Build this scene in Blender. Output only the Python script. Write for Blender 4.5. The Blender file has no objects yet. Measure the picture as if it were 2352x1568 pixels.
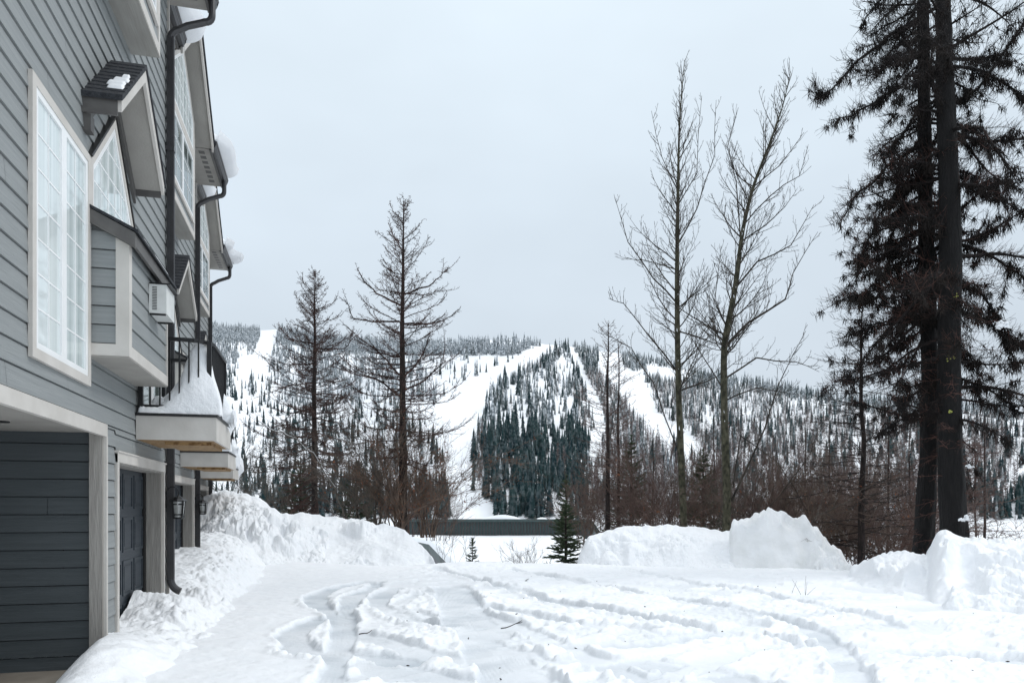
import bpy, math, random
import numpy as np
from mathutils import Vector
sc = bpy.context.scene
COL = sc.collection
rng = np.random.default_rng(7)
random.seed(7)
TH = math.radians(14.27); CT, ST = math.cos(TH), math.sin(TH)
F, H = 1698.0, 1.65

# ---------------------------------------------------------------- helpers
def at(u, v, d):
    """point seen at display pixel (u, v), d metres ahead of the camera"""
    a = (u-1176)/F
    return Vector((d*(a*CT+ST), d*(-a*ST+CT), H+(1163-v)/F*d))
def xy(a, d):
    return d*(a*CT+ST), d*(-a*ST+CT)
def ud(x, y):
    """lateral slope a and depth d of a ground point"""
    d = x*ST+y*CT; r = x*CT-y*ST
    return r/d, d

def tag(o, label=None, cat=None, group=None, kind=None):
    if label: o['label'] = label
    if cat: o['category'] = cat
    if group: o['group'] = group
    if kind: o['kind'] = kind
    return o
def empty(name, loc, label=None, cat=None, group=None):
    o = bpy.data.objects.new(name, None); COL.objects.link(o); o.location = loc
    o.empty_display_size = .2
    return tag(o, label, cat, group)
def mesh_obj(name, V, Fc, mat, parent=None, smooth=False, mats=None, midx=None):
    """V (n,3) array, Fc list of faces or (m,k) int array"""
    me = bpy.data.meshes.new(name)
    V = np.asarray(V, dtype=np.float32)
    if isinstance(Fc, np.ndarray):
        m, k = Fc.shape
        me.vertices.add(len(V)); me.vertices.foreach_set('co', V.ravel())
        me.loops.add(m*k); me.loops.foreach_set('vertex_index', Fc.astype(np.int32).ravel())
        me.polygons.add(m)
        me.polygons.foreach_set('loop_start', np.arange(0, m*k, k, dtype=np.int32))
        me.polygons.foreach_set('loop_total', np.full(m, k, dtype=np.int32))
        me.update(calc_edges=True)
    else:
        me.from_pydata([tuple(map(float, p)) for p in V], [], Fc); me.update()
    for mm in (mats or [mat]): me.materials.append(mm)
    if midx is not None: me.polygons.foreach_set('material_index', np.asarray(midx, dtype=np.int32))
    if smooth: me.polygons.foreach_set('use_smooth', np.ones(len(me.polygons), dtype=bool))
    o = bpy.data.objects.new(name, me); COL.objects.link(o)
    if parent is not None: o.parent = parent
    return o
def copy_tree(o, parent=None):
    kids = list(o.children)
    c = o.copy(); COL.objects.link(c); c.parent = parent
    for ch in kids: copy_tree(ch, c)
    return c

class MB:
    def __init__(s): s.v = []; s.f = []
    def quad(s, *p):
        i = len(s.v); s.v += [tuple(q) for q in p]; s.f.append(tuple(range(i, i+len(p))))
    def box(s, x0, x1, y0, y1, z0, z1):
        i = len(s.v)
        s.v += [(x, y, z) for x in (x0, x1) for y in (y0, y1) for z in (z0, z1)]
        for f in ((0,1,3,2),(4,6,7,5),(0,4,5,1),(2,3,7,6),(0,2,6,4),(1,5,7,3)): s.f.append(tuple(i+k for k in f))
    def prism(s, poly, x0, x1):
        """poly in (y,z) swept along x"""
        i = len(s.v); n = len(poly)
        s.v += [(x0, y, z) for y, z in poly]+[(x1, y, z) for y, z in poly]
        s.f.append(tuple(range(i+n-1, i-1, -1))); s.f.append(tuple(range(i+n, i+2*n)))
        for k in range(n): s.f.append((i+k, i+(k+1) % n, i+n+(k+1) % n, i+n+k))
    def prismy(s, poly, y0, y1):
        """poly in (x,z) swept along y"""
        i = len(s.v); n = len(poly)
        s.v += [(x, y0, z) for x, z in poly]+[(x, y1, z) for x, z in poly]
        s.f.append(tuple(range(i, i+n))); s.f.append(tuple(range(i+2*n-1, i+n-1, -1)))
        for k in range(n): s.f.append((i+k, i+n+k, i+n+(k+1) % n, i+(k+1) % n))
    def beam(s, p, q, w, h=None, up=(0,0,1)):
        h = h or w
        p, q = Vector(p), Vector(q); t = (q-p).normalized(); up = Vector(up)
        if abs(t.dot(up)) > .95: up = Vector((0,1,0))
        a = t.cross(up).normalized()*w/2; b = a.cross(t).normalized()*h/2
        i = len(s.v)
        for c in (p, q):
            for sa, sb in ((-1,-1),(1,-1),(1,1),(-1,1)): s.v.append(tuple(c+a*sa+b*sb))
        for f in ((0,3,2,1),(4,5,6,7),(0,1,5,4),(1,2,6,5),(2,3,7,6),(3,0,4,7)): s.f.append(tuple(i+k for k in f))
    def tube(s, pts, r, k=8, cap=True):
        pts = [Vector(p) for p in pts]; n = len(pts)
        rr = r if isinstance(r, (list, tuple)) else [r]*n
        i0 = len(s.v); a = None
        for j, p in enumerate(pts):
            t = (pts[min(j+1, n-1)]-pts[max(j-1, 0)]).normalized()
            if a is None: a = t.orthogonal().normalized()
            a = (a-t*a.dot(t)).normalized(); b = t.cross(a)
            for m in range(k):
                an = 2*math.pi*m/k
                s.v.append(tuple(p+(a*math.cos(an)+b*math.sin(an))*rr[j]))
        for j in range(n-1):
            for m in range(k):
                A = i0+j*k+m; B = i0+j*k+(m+1) % k
                s.f.append((A, B, B+k, A+k))
        if cap:
            s.f.append(tuple(range(i0+k-1, i0-1, -1))); s.f.append(tuple(range(i0+(n-1)*k, i0+n*k)))
    def build(s, name, mat, parent=None, smooth=False, off=(0,0,0)):
        V = np.array(s.v, dtype=np.float32)-np.array(off, dtype=np.float32)
        return mesh_obj(name, V, s.f, mat, parent, smooth)

# ---- noise
def _h(ix, iy, seed):
    n = (ix.astype(np.int64)*374761393+iy.astype(np.int64)*668265263+seed*974634777) & 0x7fffffff
    n = ((n ^ (n >> 13))*1274126177) & 0x7fffffff
    n = (n ^ (n >> 16)) & 0xffff
    return n/65535.0
def vnoise(x, y, seed=0):
    ix, iy = np.floor(x), np.floor(y); fx, fy = x-ix, y-iy
    fx = fx*fx*fx*(fx*(fx*6-15)+10); fy = fy*fy*fy*(fy*(fy*6-15)+10)
    a = _h(ix, iy, seed); b = _h(ix+1, iy, seed); c = _h(ix, iy+1, seed); e = _h(ix+1, iy+1, seed)
    return (a*(1-fx)+b*fx)*(1-fy)+(c*(1-fx)+e*fx)*fy
def fbm(x, y, o=4, seed=0, g=.5):
    s = 0; am = 1; t = 0
    for k in range(o):
        s = s+am*(vnoise(x*2**k+k*17.3, y*2**k-k*9.1, seed+k)-.5); t += am; am *= g
    return s/t*2
def worley(x, y, seed=0):
    ix, iy = np.floor(x), np.floor(y); best = np.full(x.shape, 9.)
    for dx in (-1, 0, 1):
        for dy in (-1, 0, 1):
            cx = ix+dx; cy = iy+dy
            px = cx+_h(cx, cy, seed); py = cy+_h(cx, cy, seed+5)
            best = np.minimum(best, (x-px)**2+(y-py)**2)
    return np.sqrt(best)
def clods(x, y, sc_, seed):
    """rounded lumps of broken snow, 0..1"""
    wx = x*sc_+fbm(x*sc_*1.7, y*sc_*1.7, 2, seed+3)*.5; wy = y*sc_+fbm(x*sc_*1.7+5, y*sc_*1.7+9, 2, seed+4)*.5
    w = worley(wx, wy, seed)
    return np.clip(1-w*w*1.5, 0, 1)
def sst(a, b, x):
    t = np.clip((x-a)/(b-a), 0, 1); return t*t*(3-2*t)
def grid_faces(r, c):
    i = (np.arange(r-1)[:, None]*c+np.arange(c-1)[None, :]).ravel()
    return np.stack([i, i+1, i+c+1, i+c], 1)

# ---------------------------------------------------------------- materials
def new_mat(name):
    m = bpy.data.materials.new(name); m.use_nodes = True
    nt = m.node_tree; return m, nt, nt.nodes['Principled BSDF']
def N(nt, typ, **kw):
    n = nt.nodes.new(typ)
    for k, v in kw.items(): setattr(n, k, v)
    return n
def mat(name, c1, c2=None, rough=.7, scale=4, stretch=(1,1,1), bump=.0, bscale=None, bstretch=None, metal=0, spec=.5, detail=6, contrast=(.35,.65), bdist=.01):
    m, nt, b = new_mat(name); L = nt.links
    tc = N(nt, 'ShaderNodeTexCoord')
    mp = N(nt, 'ShaderNodeMapping'); mp.inputs['Scale'].default_value = [scale*s for s in stretch]
    L.new(tc.outputs['Object'], mp.inputs['Vector'])
    no = N(nt, 'ShaderNodeTexNoise'); no.inputs['Scale'].default_value = 1; no.inputs['Detail'].default_value = detail
    L.new(mp.outputs[0], no.inputs['Vector'])
    cr = N(nt, 'ShaderNodeValToRGB')
    cr.color_ramp.elements[0].position = contrast[0]; cr.color_ramp.elements[1].position = contrast[1]
    cr.color_ramp.elements[0].color = (*c1, 1); cr.color_ramp.elements[1].color = (*(c2 or c1), 1)
    L.new(no.outputs['Fac'], cr.inputs[0]); L.new(cr.outputs[0], b.inputs['Base Color'])
    b.inputs['Roughness'].default_value = rough; b.inputs['Metallic'].default_value = metal
    b.inputs['Specular IOR Level'].default_value = spec
    if bump:
        mp2 = N(nt, 'ShaderNodeMapping'); bs = bscale or scale; st = bstretch or stretch
        mp2.inputs['Scale'].default_value = [bs*s for s in st]
        L.new(tc.outputs['Object'], mp2.inputs['Vector'])
        n2 = N(nt, 'ShaderNodeTexNoise'); n2.inputs['Scale'].default_value = 1; n2.inputs['Detail'].default_value = 5
        L.new(mp2.outputs[0], n2.inputs['Vector'])
        bp = N(nt, 'ShaderNodeBump'); bp.inputs['Strength'].default_value = bump; bp.inputs['Distance'].default_value = bdist
        L.new(n2.outputs['Fac'], bp.inputs['Height']); L.new(bp.outputs[0], b.inputs['Normal'])
    return m
M = {}
SID = dict(scale=1.0, stretch=(1.2,1.2,30), bump=.4, bscale=1, bstretch=(4,4,85), bdist=.012)
M['siding'] = mat('lap_siding_grey', (.225,.240,.242), (.262,.277,.278), rough=.6, **SID)
M['siding_dark'] = mat('lap_siding_charcoal', (.045,.055,.060), (.058,.069,.075), rough=.6, **SID)
M['trim'] = mat('trim_paint_beige', (.50,.475,.44), (.57,.545,.51), rough=.6, scale=3, stretch=(1,1,1), bump=.35, bscale=14, bstretch=(1,1,1))
M['trim_rough'] = mat('trim_rough_sawn', (.27,.255,.235), (.34,.325,.30), rough=.75, scale=1, stretch=(30,30,2.5), bump=.8, bscale=1, bstretch=(70,70,7), bdist=.012)
M['soffit'] = mat('soffit_board', (.30,.285,.262), (.35,.335,.308), rough=.8, scale=2.5, bump=.4, bscale=40)
M['soffit_grain'] = mat('soffit_plywood_painted', (.30,.29,.265), (.36,.35,.325), rough=.8, scale=1, stretch=(9,1.5,9), bump=.5, bscale=1, bstretch=(50,3,50))
M['darktrim'] = mat('fascia_taupe_dark', (.085,.080,.077), (.11,.105,.10), rough=.55, scale=6, bump=.2, bscale=30)
M['gutter'] = mat('gutter_metal_dark', (.030,.029,.032), (.045,.044,.047), rough=.35, scale=5, metal=.0, spec=.6)
M['shingle'] = mat('asphalt_shingle', (.012,.014,.018), (.035,.038,.045), rough=.85, scale=25, bump=.8, bscale=90)
M['vinyl'] = mat('vinyl_white', (.78,.79,.79), (.82,.83,.83), rough=.35, scale=3)
M['black'] = mat('metal_black', (.005,.005,.006), (.009,.009,.010), rough=.4, scale=8)
M['osb'] = mat('oriented_strand_board', (.16,.085,.03), (.34,.22,.10), rough=.8, scale=18, stretch=(1,2.5,1), contrast=(.4,.6))
M['concrete'] = mat('concrete_slab', (.16,.14,.115), (.26,.235,.20), rough=.9, scale=1.6, bump=.3, bscale=40)
M['door'] = mat('garage_door_charcoal', (.022,.030,.040), (.034,.044,.054), rough=.5, scale=2, stretch=(1,1,8), bump=.25, bscale=1, bstretch=(6,6,60))
M['rubber'] = mat('weather_strip', (.006,.006,.006), (.012,.012,.012), rough=.7)
M['mat'] = mat('doormat_fibre', (.01,.01,.014), (.02,.02,.03), rough=1, scale=60, bump=1, bscale=200)
M['acbody'] = mat('ac_white_paint', (.60,.61,.59), (.68,.69,.67), rough=.4, scale=8)
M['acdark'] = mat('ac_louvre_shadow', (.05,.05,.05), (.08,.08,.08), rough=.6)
M['greenmetal'] = mat('standing_seam_green', (.035,.060,.060), (.052,.080,.080), rough=.55, scale=.5, stretch=(6,6,.5))
M['bark_dark'] = mat('bark_dark_furrowed', (.0018,.0016,.0018), (.009,.0075,.0075), rough=.95, scale=1, stretch=(16,16,2.5), bump=1, bscale=1, bstretch=(26,26,5), bdist=.05, contrast=(.4,.75))
M['bark_larch'] = mat('bark_larch', (.012,.009,.008), (.045,.030,.026), rough=.95, scale=1, stretch=(18,18,5), bump=1, bscale=1, bstretch=(26,26,8), bdist=.03, contrast=(.4,.72))
M['bark_poplar'] = mat('bark_poplar_mossy', (.022,.022,.011), (.115,.108,.07), rough=.9, scale=1, stretch=(9,9,5), bump=.8, bscale=30, bdist=.015, contrast=(.38,.7))
M['twig_red'] = mat('twig_dead_red', (.035,.014,.010), (.11,.05,.038), rough=.95, scale=2)
M['twig_old'] = mat('twig_soot_black', (.003,.0028,.003), (.016,.010,.009), rough=.95, scale=1.2)
M['twig_dark'] = mat('twig_dark_grey', (.018,.015,.012), (.065,.053,.042), rough=.95, scale=3)
M['twig_rust'] = mat('twig_larch', (.024,.012,.010), (.088,.046,.038), rough=.95, scale=1.5)
M['twig_black'] = mat('twig_blackish', (.007,.006,.006), (.034,.022,.018), rough=.95, scale=3)
M['twig_brown'] = mat('twig_reddish', (.055,.034,.028), (.16,.105,.088), rough=.95, scale=2)
M['twig_grey'] = mat('twig_grey', (.05,.042,.035), (.13,.11,.09), rough=.9, scale=3)
M['twig_tan'] = mat('twig_tan', (.06,.04,.03), (.17,.12,.09), rough=.9, scale=3)
M['leaf_dry'] = mat('dry_leaf', (.14,.05,.025), (.26,.11,.055), rough=.9, scale=6)
M['lichen'] = mat('hair_lichen_black', (.003,.0025,.0025), (.020,.013,.010), rough=1, scale=2.5)
M['moss'] = mat('moss_yellow', (.28,.30,.06), (.40,.42,.12), rough=1, scale=20)
M['fir'] = mat('fir_needles', (.014,.028,.012), (.045,.068,.028), rough=.85, scale=6)
M['glow'] = mat('lantern_glass_frosted', (.34,.35,.34), (.48,.49,.48), rough=.2, scale=20)

def glass_mat(name, c1, c2, sc_, rough=.03):
    m, nt, b = new_mat(name); L = nt.links
    tc = N(nt, 'ShaderNodeTexCoord'); mp = N(nt, 'ShaderNodeMapping'); mp.inputs['Scale'].default_value = sc_
    L.new(tc.outputs['Object'], mp.inputs[0])
    no = N(nt, 'ShaderNodeTexNoise'); no.inputs['Scale'].default_value = 1; L.new(mp.outputs[0], no.inputs['Vector'])
    cr = N(nt, 'ShaderNodeValToRGB'); cr.color_ramp.elements[0].position = .35; cr.color_ramp.elements[1].position = .65
    cr.color_ramp.elements[0].color = (*c1, 1); cr.color_ramp.elements[1].color = (*c2, 1)
    L.new(no.outputs['Fac'], cr.inputs[0])
    d = N(nt, 'ShaderNodeBsdfDiffuse'); L.new(cr.outputs[0], d.inputs[0])
    g = N(nt, 'ShaderNodeBsdfGlossy'); g.inputs['Roughness'].default_value = rough; g.inputs['Color'].default_value = (.92,.96,.97,1)
    fr = N(nt, 'ShaderNodeFresnel'); fr.inputs['IOR'].default_value = 2.1
    mx = N(nt, 'ShaderNodeMixShader'); L.new(fr.outputs[0], mx.inputs[0]); L.new(d.outputs[0], mx.inputs[1]); L.new(g.outputs[0], mx.inputs[2])
    L.new(mx.outputs[0], nt.nodes['Material Output'].inputs[0])
    return m
M['pane'] = glass_mat('window_glass_curtained', (.46,.53,.53), (.70,.75,.75), (1,11,.15))
M['pane_dark'] = glass_mat('window_glass_dim', (.06,.08,.075), (.16,.19,.18), (1,5,.3))

def snow_mat(name, base=(.885,.90,.92), dark=(.855,.875,.90), b1=7, s1=.35, d1=.05, b2=60, s2=.25, rough=.55):
    m, nt, b = new_mat(name); L = nt.links
    tc = N(nt, 'ShaderNodeTexCoord')
    n0 = N(nt, 'ShaderNodeTexNoise'); n0.inputs['Scale'].default_value = 2.2; n0.inputs['Detail'].default_value = 8
    L.new(tc.outputs['Object'], n0.inputs['Vector'])
    cr = N(nt, 'ShaderNodeValToRGB'); cr.color_ramp.elements[0].position = .3; cr.color_ramp.elements[1].position = .6
    cr.color_ramp.elements[0].color = (*dark, 1); cr.color_ramp.elements[1].color = (*base, 1)
    L.new(n0.outputs['Fac'], cr.inputs[0])
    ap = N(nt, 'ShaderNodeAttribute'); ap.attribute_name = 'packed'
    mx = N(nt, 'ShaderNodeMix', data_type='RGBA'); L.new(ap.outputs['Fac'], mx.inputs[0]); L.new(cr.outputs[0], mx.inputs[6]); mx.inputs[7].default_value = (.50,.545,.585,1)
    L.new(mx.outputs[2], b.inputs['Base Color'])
    b.inputs['Roughness'].default_value = rough; b.inputs['Specular IOR Level'].default_value = .3
    n1 = N(nt, 'ShaderNodeTexNoise'); n1.inputs['Scale'].default_value = b1; n1.inputs['Detail'].default_value = 7; n1.inputs['Roughness'].default_value = .6
    n2 = N(nt, 'ShaderNodeTexNoise'); n2.inputs['Scale'].default_value = b2; n2.inputs['Detail'].default_value = 3
    for n in (n1, n2): L.new(tc.outputs['Object'], n.inputs['Vector'])
    p1 = N(nt, 'ShaderNodeBump'); p1.inputs['Strength'].default_value = s1; p1.inputs['Distance'].default_value = d1
    p2 = N(nt, 'ShaderNodeBump'); p2.inputs['Strength'].default_value = s2; p2.inputs['Distance'].default_value = .01
    L.new(n1.outputs['Fac'], p1.inputs['Height']); L.new(p1.outputs[0], p2.inputs['Normal'])
    L.new(n2.outputs['Fac'], p2.inputs['Height']); L.new(p2.outputs[0], b.inputs['Normal'])
    return m
M['snow'] = snow_mat('snow_ground')
M['snow_bank'] = snow_mat('snow_bank_rough', b1=5, s1=.5, d1=.08)
M['snow_block'] = snow_mat('snow_block_dirty', base=(.88,.89,.90), dark=(.76,.77,.765), b1=4, s1=.6, d1=.08)
M['snow_soft'] = snow_mat('snow_soft', b1=2.5, s1=.3, d1=.05, b2=40, s2=.15)

def tree_mat(name, c1, c2, snow, lo=.45, hi=.6, sc1=.35):
    """foliage of far trees; 'snow' is how much snow lies on the boughs"""
    m, nt, b = new_mat(name); L = nt.links
    g = N(nt, 'ShaderNodeNewGeometry'); tc = N(nt, 'ShaderNodeTexCoord')
    n0 = N(nt, 'ShaderNodeTexNoise'); n0.inputs['Scale'].default_value = .06; L.new(g.outputs['Position'], n0.inputs['Vector'])
    cr = N(nt, 'ShaderNodeValToRGB'); cr.color_ramp.elements[0].position = .38; cr.color_ramp.elements[1].position = .62
    cr.color_ramp.elements[0].color = (*c1, 1); cr.color_ramp.elements[1].color = (*c2, 1)
    L.new(n0.outputs['Fac'], cr.inputs[0])
    n1 = N(nt, 'ShaderNodeTexNoise'); n1.inputs['Scale'].default_value = sc1; n1.inputs['Detail'].default_value = 3
    L.new(g.outputs['Position'], n1.inputs['Vector'])
    mr = N(nt, 'ShaderNodeMapRange'); mr.inputs['From Min'].default_value = lo; mr.inputs['From Max'].default_value = hi; mr.inputs['To Max'].default_value = snow
    L.new(n1.outputs['Fac'], mr.inputs['Value'])
    mx = N(nt, 'ShaderNodeMix', data_type='RGBA'); L.new(mr.outputs[0], mx.inputs[0]); L.new(cr.outputs[0], mx.inputs[6])
    mx.inputs[7].default_value = (.72,.76,.80,1)
    L.new(mx.outputs[2], b.inputs['Base Color']); b.inputs['Roughness'].default_value = .9; b.inputs['Specular IOR Level'].default_value = .1
    return m
M['t_dust_haze'] = tree_mat('far_conifer_snow_haze', (.15,.18,.20), (.25,.28,.30), .85)  # snow-dusted boughs, paled further so slight haze is in the colour
M['t_green'] = tree_mat('far_conifer_green', (.012,.032,.038), (.032,.060,.060), .10)
M['t_mid'] = tree_mat('far_conifer_grey_green_haze', (.075,.095,.098), (.13,.15,.15), .55)  # grey-green lightened to paint in slight distance haze along with snow
M['t_brown'] = tree_mat('far_larch_bare', (.10,.07,.066), (.19,.145,.135), .2)
M['t_grey'] = tree_mat('far_birch_bare', (.18,.17,.16), (.30,.28,.26), .35)

# ---------------------------------------------------------------- camera, light, sky
cam = bpy.data.cameras.new('camera'); cam.sensor_width = 36; cam.lens = F/2352*36
cam.shift_y = (1163-784)/2352; cam.clip_end = 6000; cam.clip_start = .05
co = bpy.data.objects.new('camera', cam); COL.objects.link(co)
co.location = (0, 0, H); co.rotation_euler = (math.pi/2, 0, -TH); sc.camera = co

SUN_EL, SUN_AZ = math.radians(44), math.radians(96)      # azimuth from +Y towards +X
w = bpy.data.worlds.new('World'); sc.world = w; w.use_nodes = True
nt = w.node_tree; L = nt.links; nt.nodes.clear()
out = N(nt, 'ShaderNodeOutputWorld')
sky = N(nt, 'ShaderNodeTexSky', sky_type='NISHITA'); sky.sun_disc = False
sky.sun_elevation = SUN_EL; sky.sun_rotation = SUN_AZ
bg1 = N(nt, 'ShaderNodeBackground'); bg1.inputs[1].default_value = .05; L.new(sky.outputs[0], bg1.inputs[0])
tc = N(nt, 'ShaderNodeTexCoord'); sp = N(nt, 'ShaderNodeSeparateXYZ'); L.new(tc.outputs['Generated'], sp.inputs[0])
cr = N(nt, 'ShaderNodeValToRGB'); L.new(sp.outputs['Z'], cr.inputs[0])
els = cr.color_ramp.elements
els[0].position = 0; els[0].color = (.485,.54,.595,1)
els[1].position = 1; els[1].color = (1.25,1.30,1.36,1)
for p, c in ((.12,(.50,.56,.62,1)), (.35,(.56,.635,.705,1)), (.56,(.635,.72,.79,1)), (.75,(.92,.98,1.04,1))):
    e = els.new(p); e.color = c
mp = N(nt, 'ShaderNodeMapping'); mp.inputs['Scale'].default_value = (1.3,1.3,2.6); L.new(tc.outputs['Generated'], mp.inputs[0])
no = N(nt, 'ShaderNodeTexNoise'); no.inputs['Scale'].default_value = 1.6; no.inputs['Detail'].default_value = 4; L.new(mp.outputs[0], no.inputs['Vector'])
mr = N(nt, 'ShaderNodeMapRange'); mr.inputs['From Min'].default_value = .3; mr.inputs['From Max'].default_value = .7
mr.inputs['To Min'].default_value = .94; mr.inputs['To Max'].default_value = 1.07; L.new(no.outputs['Fac'], mr.inputs['Value'])
bg2 = N(nt, 'ShaderNodeBackground'); L.new(cr.outputs[0], bg2.inputs[0]); L.new(mr.outputs[0], bg2.inputs[1])
mxs = N(nt, 'ShaderNodeMixShader'); mxs.inputs[0].default_value = .93
L.new(bg1.outputs[0], mxs.inputs[1]); L.new(bg2.outputs[0], mxs.inputs[2]); L.new(mxs.outputs[0], out.inputs[0])
sun = bpy.data.lights.new('sun', 'SUN'); sun.energy = .8; sun.angle = math.radians(18); sun.color = (1,.97,.93)
so = bpy.data.objects.new('sun', sun); COL.objects.link(so)
sd = Vector((math.sin(SUN_AZ)*math.cos(SUN_EL), math.cos(SUN_AZ)*math.cos(SUN_EL), math.sin(SUN_EL)))
so.rotation_euler = (-sd).to_track_quat('-Z', 'Y').to_euler(); so.location = (0,0,30)
sc.view_settings.view_transform = 'Standard'; sc.view_settings.look = 'None'; sc.view_settings.exposure = .42; sc.view_settings.gamma = 1

# ---------------------------------------------------------------- terrain
RU = [-1200, 300, 485, 600, 640, 760, 1000, 1200, 1286, 1350, 1430, 1500, 1560, 1640, 1760, 1900, 2050, 2352, 2700, 3600]
RV = [745, 745, 752, 758, 756, 778, 790, 790, 794, 802, 812, 826, 845, 865, 885, 910, 930, 945, 960, 960]
RD = [1750, 1750, 1750, 1750, 1750, 1700, 1680, 1650, 1620, 1600, 1560, 1500, 1450, 1400, 1300, 1150, 1050, 950, 900, 900]
D0 = 420.
def mountain(u, d):
    dr = np.interp(u, RU, RD); vr = np.interp(u, RU, RV)
    zr = H+(1163-vr)/F*dr
    s = (d-D0)/(dr-D0)
    sc1 = np.clip(s, 0, 1)
    z = -8+(zr+8)*(sc1+.10*np.sin(sc1*math.pi)*np.sin(u*.006+1))
    z = np.where(s > 1, zr-(d-dr)*.12, z)
    a = (u-1176)/F; X, Y = xy(a, d)
    return z+fbm(X*.006, Y*.006, 4, 31)*26*np.sin(np.clip(s, 0, 1)*math.pi)
VD = [0, 20.3, 21.5, 24, 30, 45, 70, 200, 420, 5000]
VZ = [.07, .07, -.25, -1.3, -3.2, -5.2, -7, -12, -8, -8]
def at_z0(u, v, z=.07):
    d = (H-z)*F/(v-1163); a = (u-1176)/F; return xy(a, d)
TRACKS = [  # (width, depth, display-pixel polyline on the snow)
 (.29,.07,[(866,1336),(858,1350),(812,1362),(789,1412),(781,1470),(774,1508),(754,1566),(738,1640),(720,1800)]),
 (.30,.065,[(840,1334),(750,1352),(712,1374),(758,1400),(790,1412)]),
 (.34,.065,[(735,1416),(680,1439),(672,1466),(700,1489),(758,1497),(850,1500),(940,1512)]),
 (.60,.055,[(1040,1352),(1052,1375),(1081,1431),(1120,1470),(1166,1527),(1215,1600),(1300,1760)]),
 (.28,.06,[(1000,1304),(1060,1322),(1130,1345),(1273,1385),(1420,1410),(1580,1445),(1780,1470),(2000,1500)]),
 (.28,.06,[(1180,1310),(1330,1335),(1500,1372),(1640,1390),(1780,1420),(1900,1460),(1950,1530),(1990,1640)]),
 (.30,.06,[(900,1352),(860,1380),(900,1410),(1000,1440),(1100,1462),(1200,1500),(1290,1530)]),
 (.30,.055,[(960,1370),(905,1388),(890,1402),(1000,1420),(1085,1446)]),
 (.32,.06,[(815,1450),(880,1470),(1000,1500),(1110,1520),(1230,1560)]),
 (.34,.06,[(820,1520),(920,1545),(1060,1580),(1200,1640)]),
 (.30,.055,[(1120,1395),(1230,1420),(1340,1440),(1480,1450)]),
 (.34,.06,[(1130,1460),(1260,1480),(1400,1485),(1560,1480),(1730,1440)]),
 (.36,.055,[(1180,1530),(1330,1520),(1500,1530),(1700,1560),(1850,1620)]),
 (.30,.05,[(980,1360),(1060,1400),(1150,1425),(1260,1470),(1420,1540),(1520,1600)]),
 (.28,.045,[(1500,1570),(1680,1500),(1850,1490),(2100,1500),(2352,1520)]),
 (.26,.045,[(1440,1310),(1600,1345),(1750,1365),(1900,1400),(2050,1440)]),
 (.34,.05,[(620,1640),(760,1560),(900,1530),(1050,1560)]),
]
def seg_dist(X, Y, P):
    best = np.full(X.shape, 99.); along = np.zeros(X.shape); acc = 0
    for (x0, y0), (x1, y1) in zip(P[:-1], P[1:]):
        dx, dy = x1-x0, y1-y0; l2 = dx*dx+dy*dy
        t = np.clip(((X-x0)*dx+(Y-y0)*dy)/l2, 0, 1)
        dd = np.hypot(X-x0-t*dx, Y-y0-t*dy)
        m = dd < best; best = np.where(m, dd, best); along = np.where(m, acc+t*math.sqrt(l2), along); acc += math.sqrt(l2)
    return best, along
def smooth_poly(P, n=3):
    for _ in range(n):
        Q = [P[0]]
        for p, q in zip(P[:-1], P[1:]):
            Q += [(.75*p[0]+.25*q[0], .75*p[1]+.25*q[1]), (.25*p[0]+.75*q[0], .25*p[1]+.75*q[1])]
        P = Q+[P[-1]]
    return P
PACK = None
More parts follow.
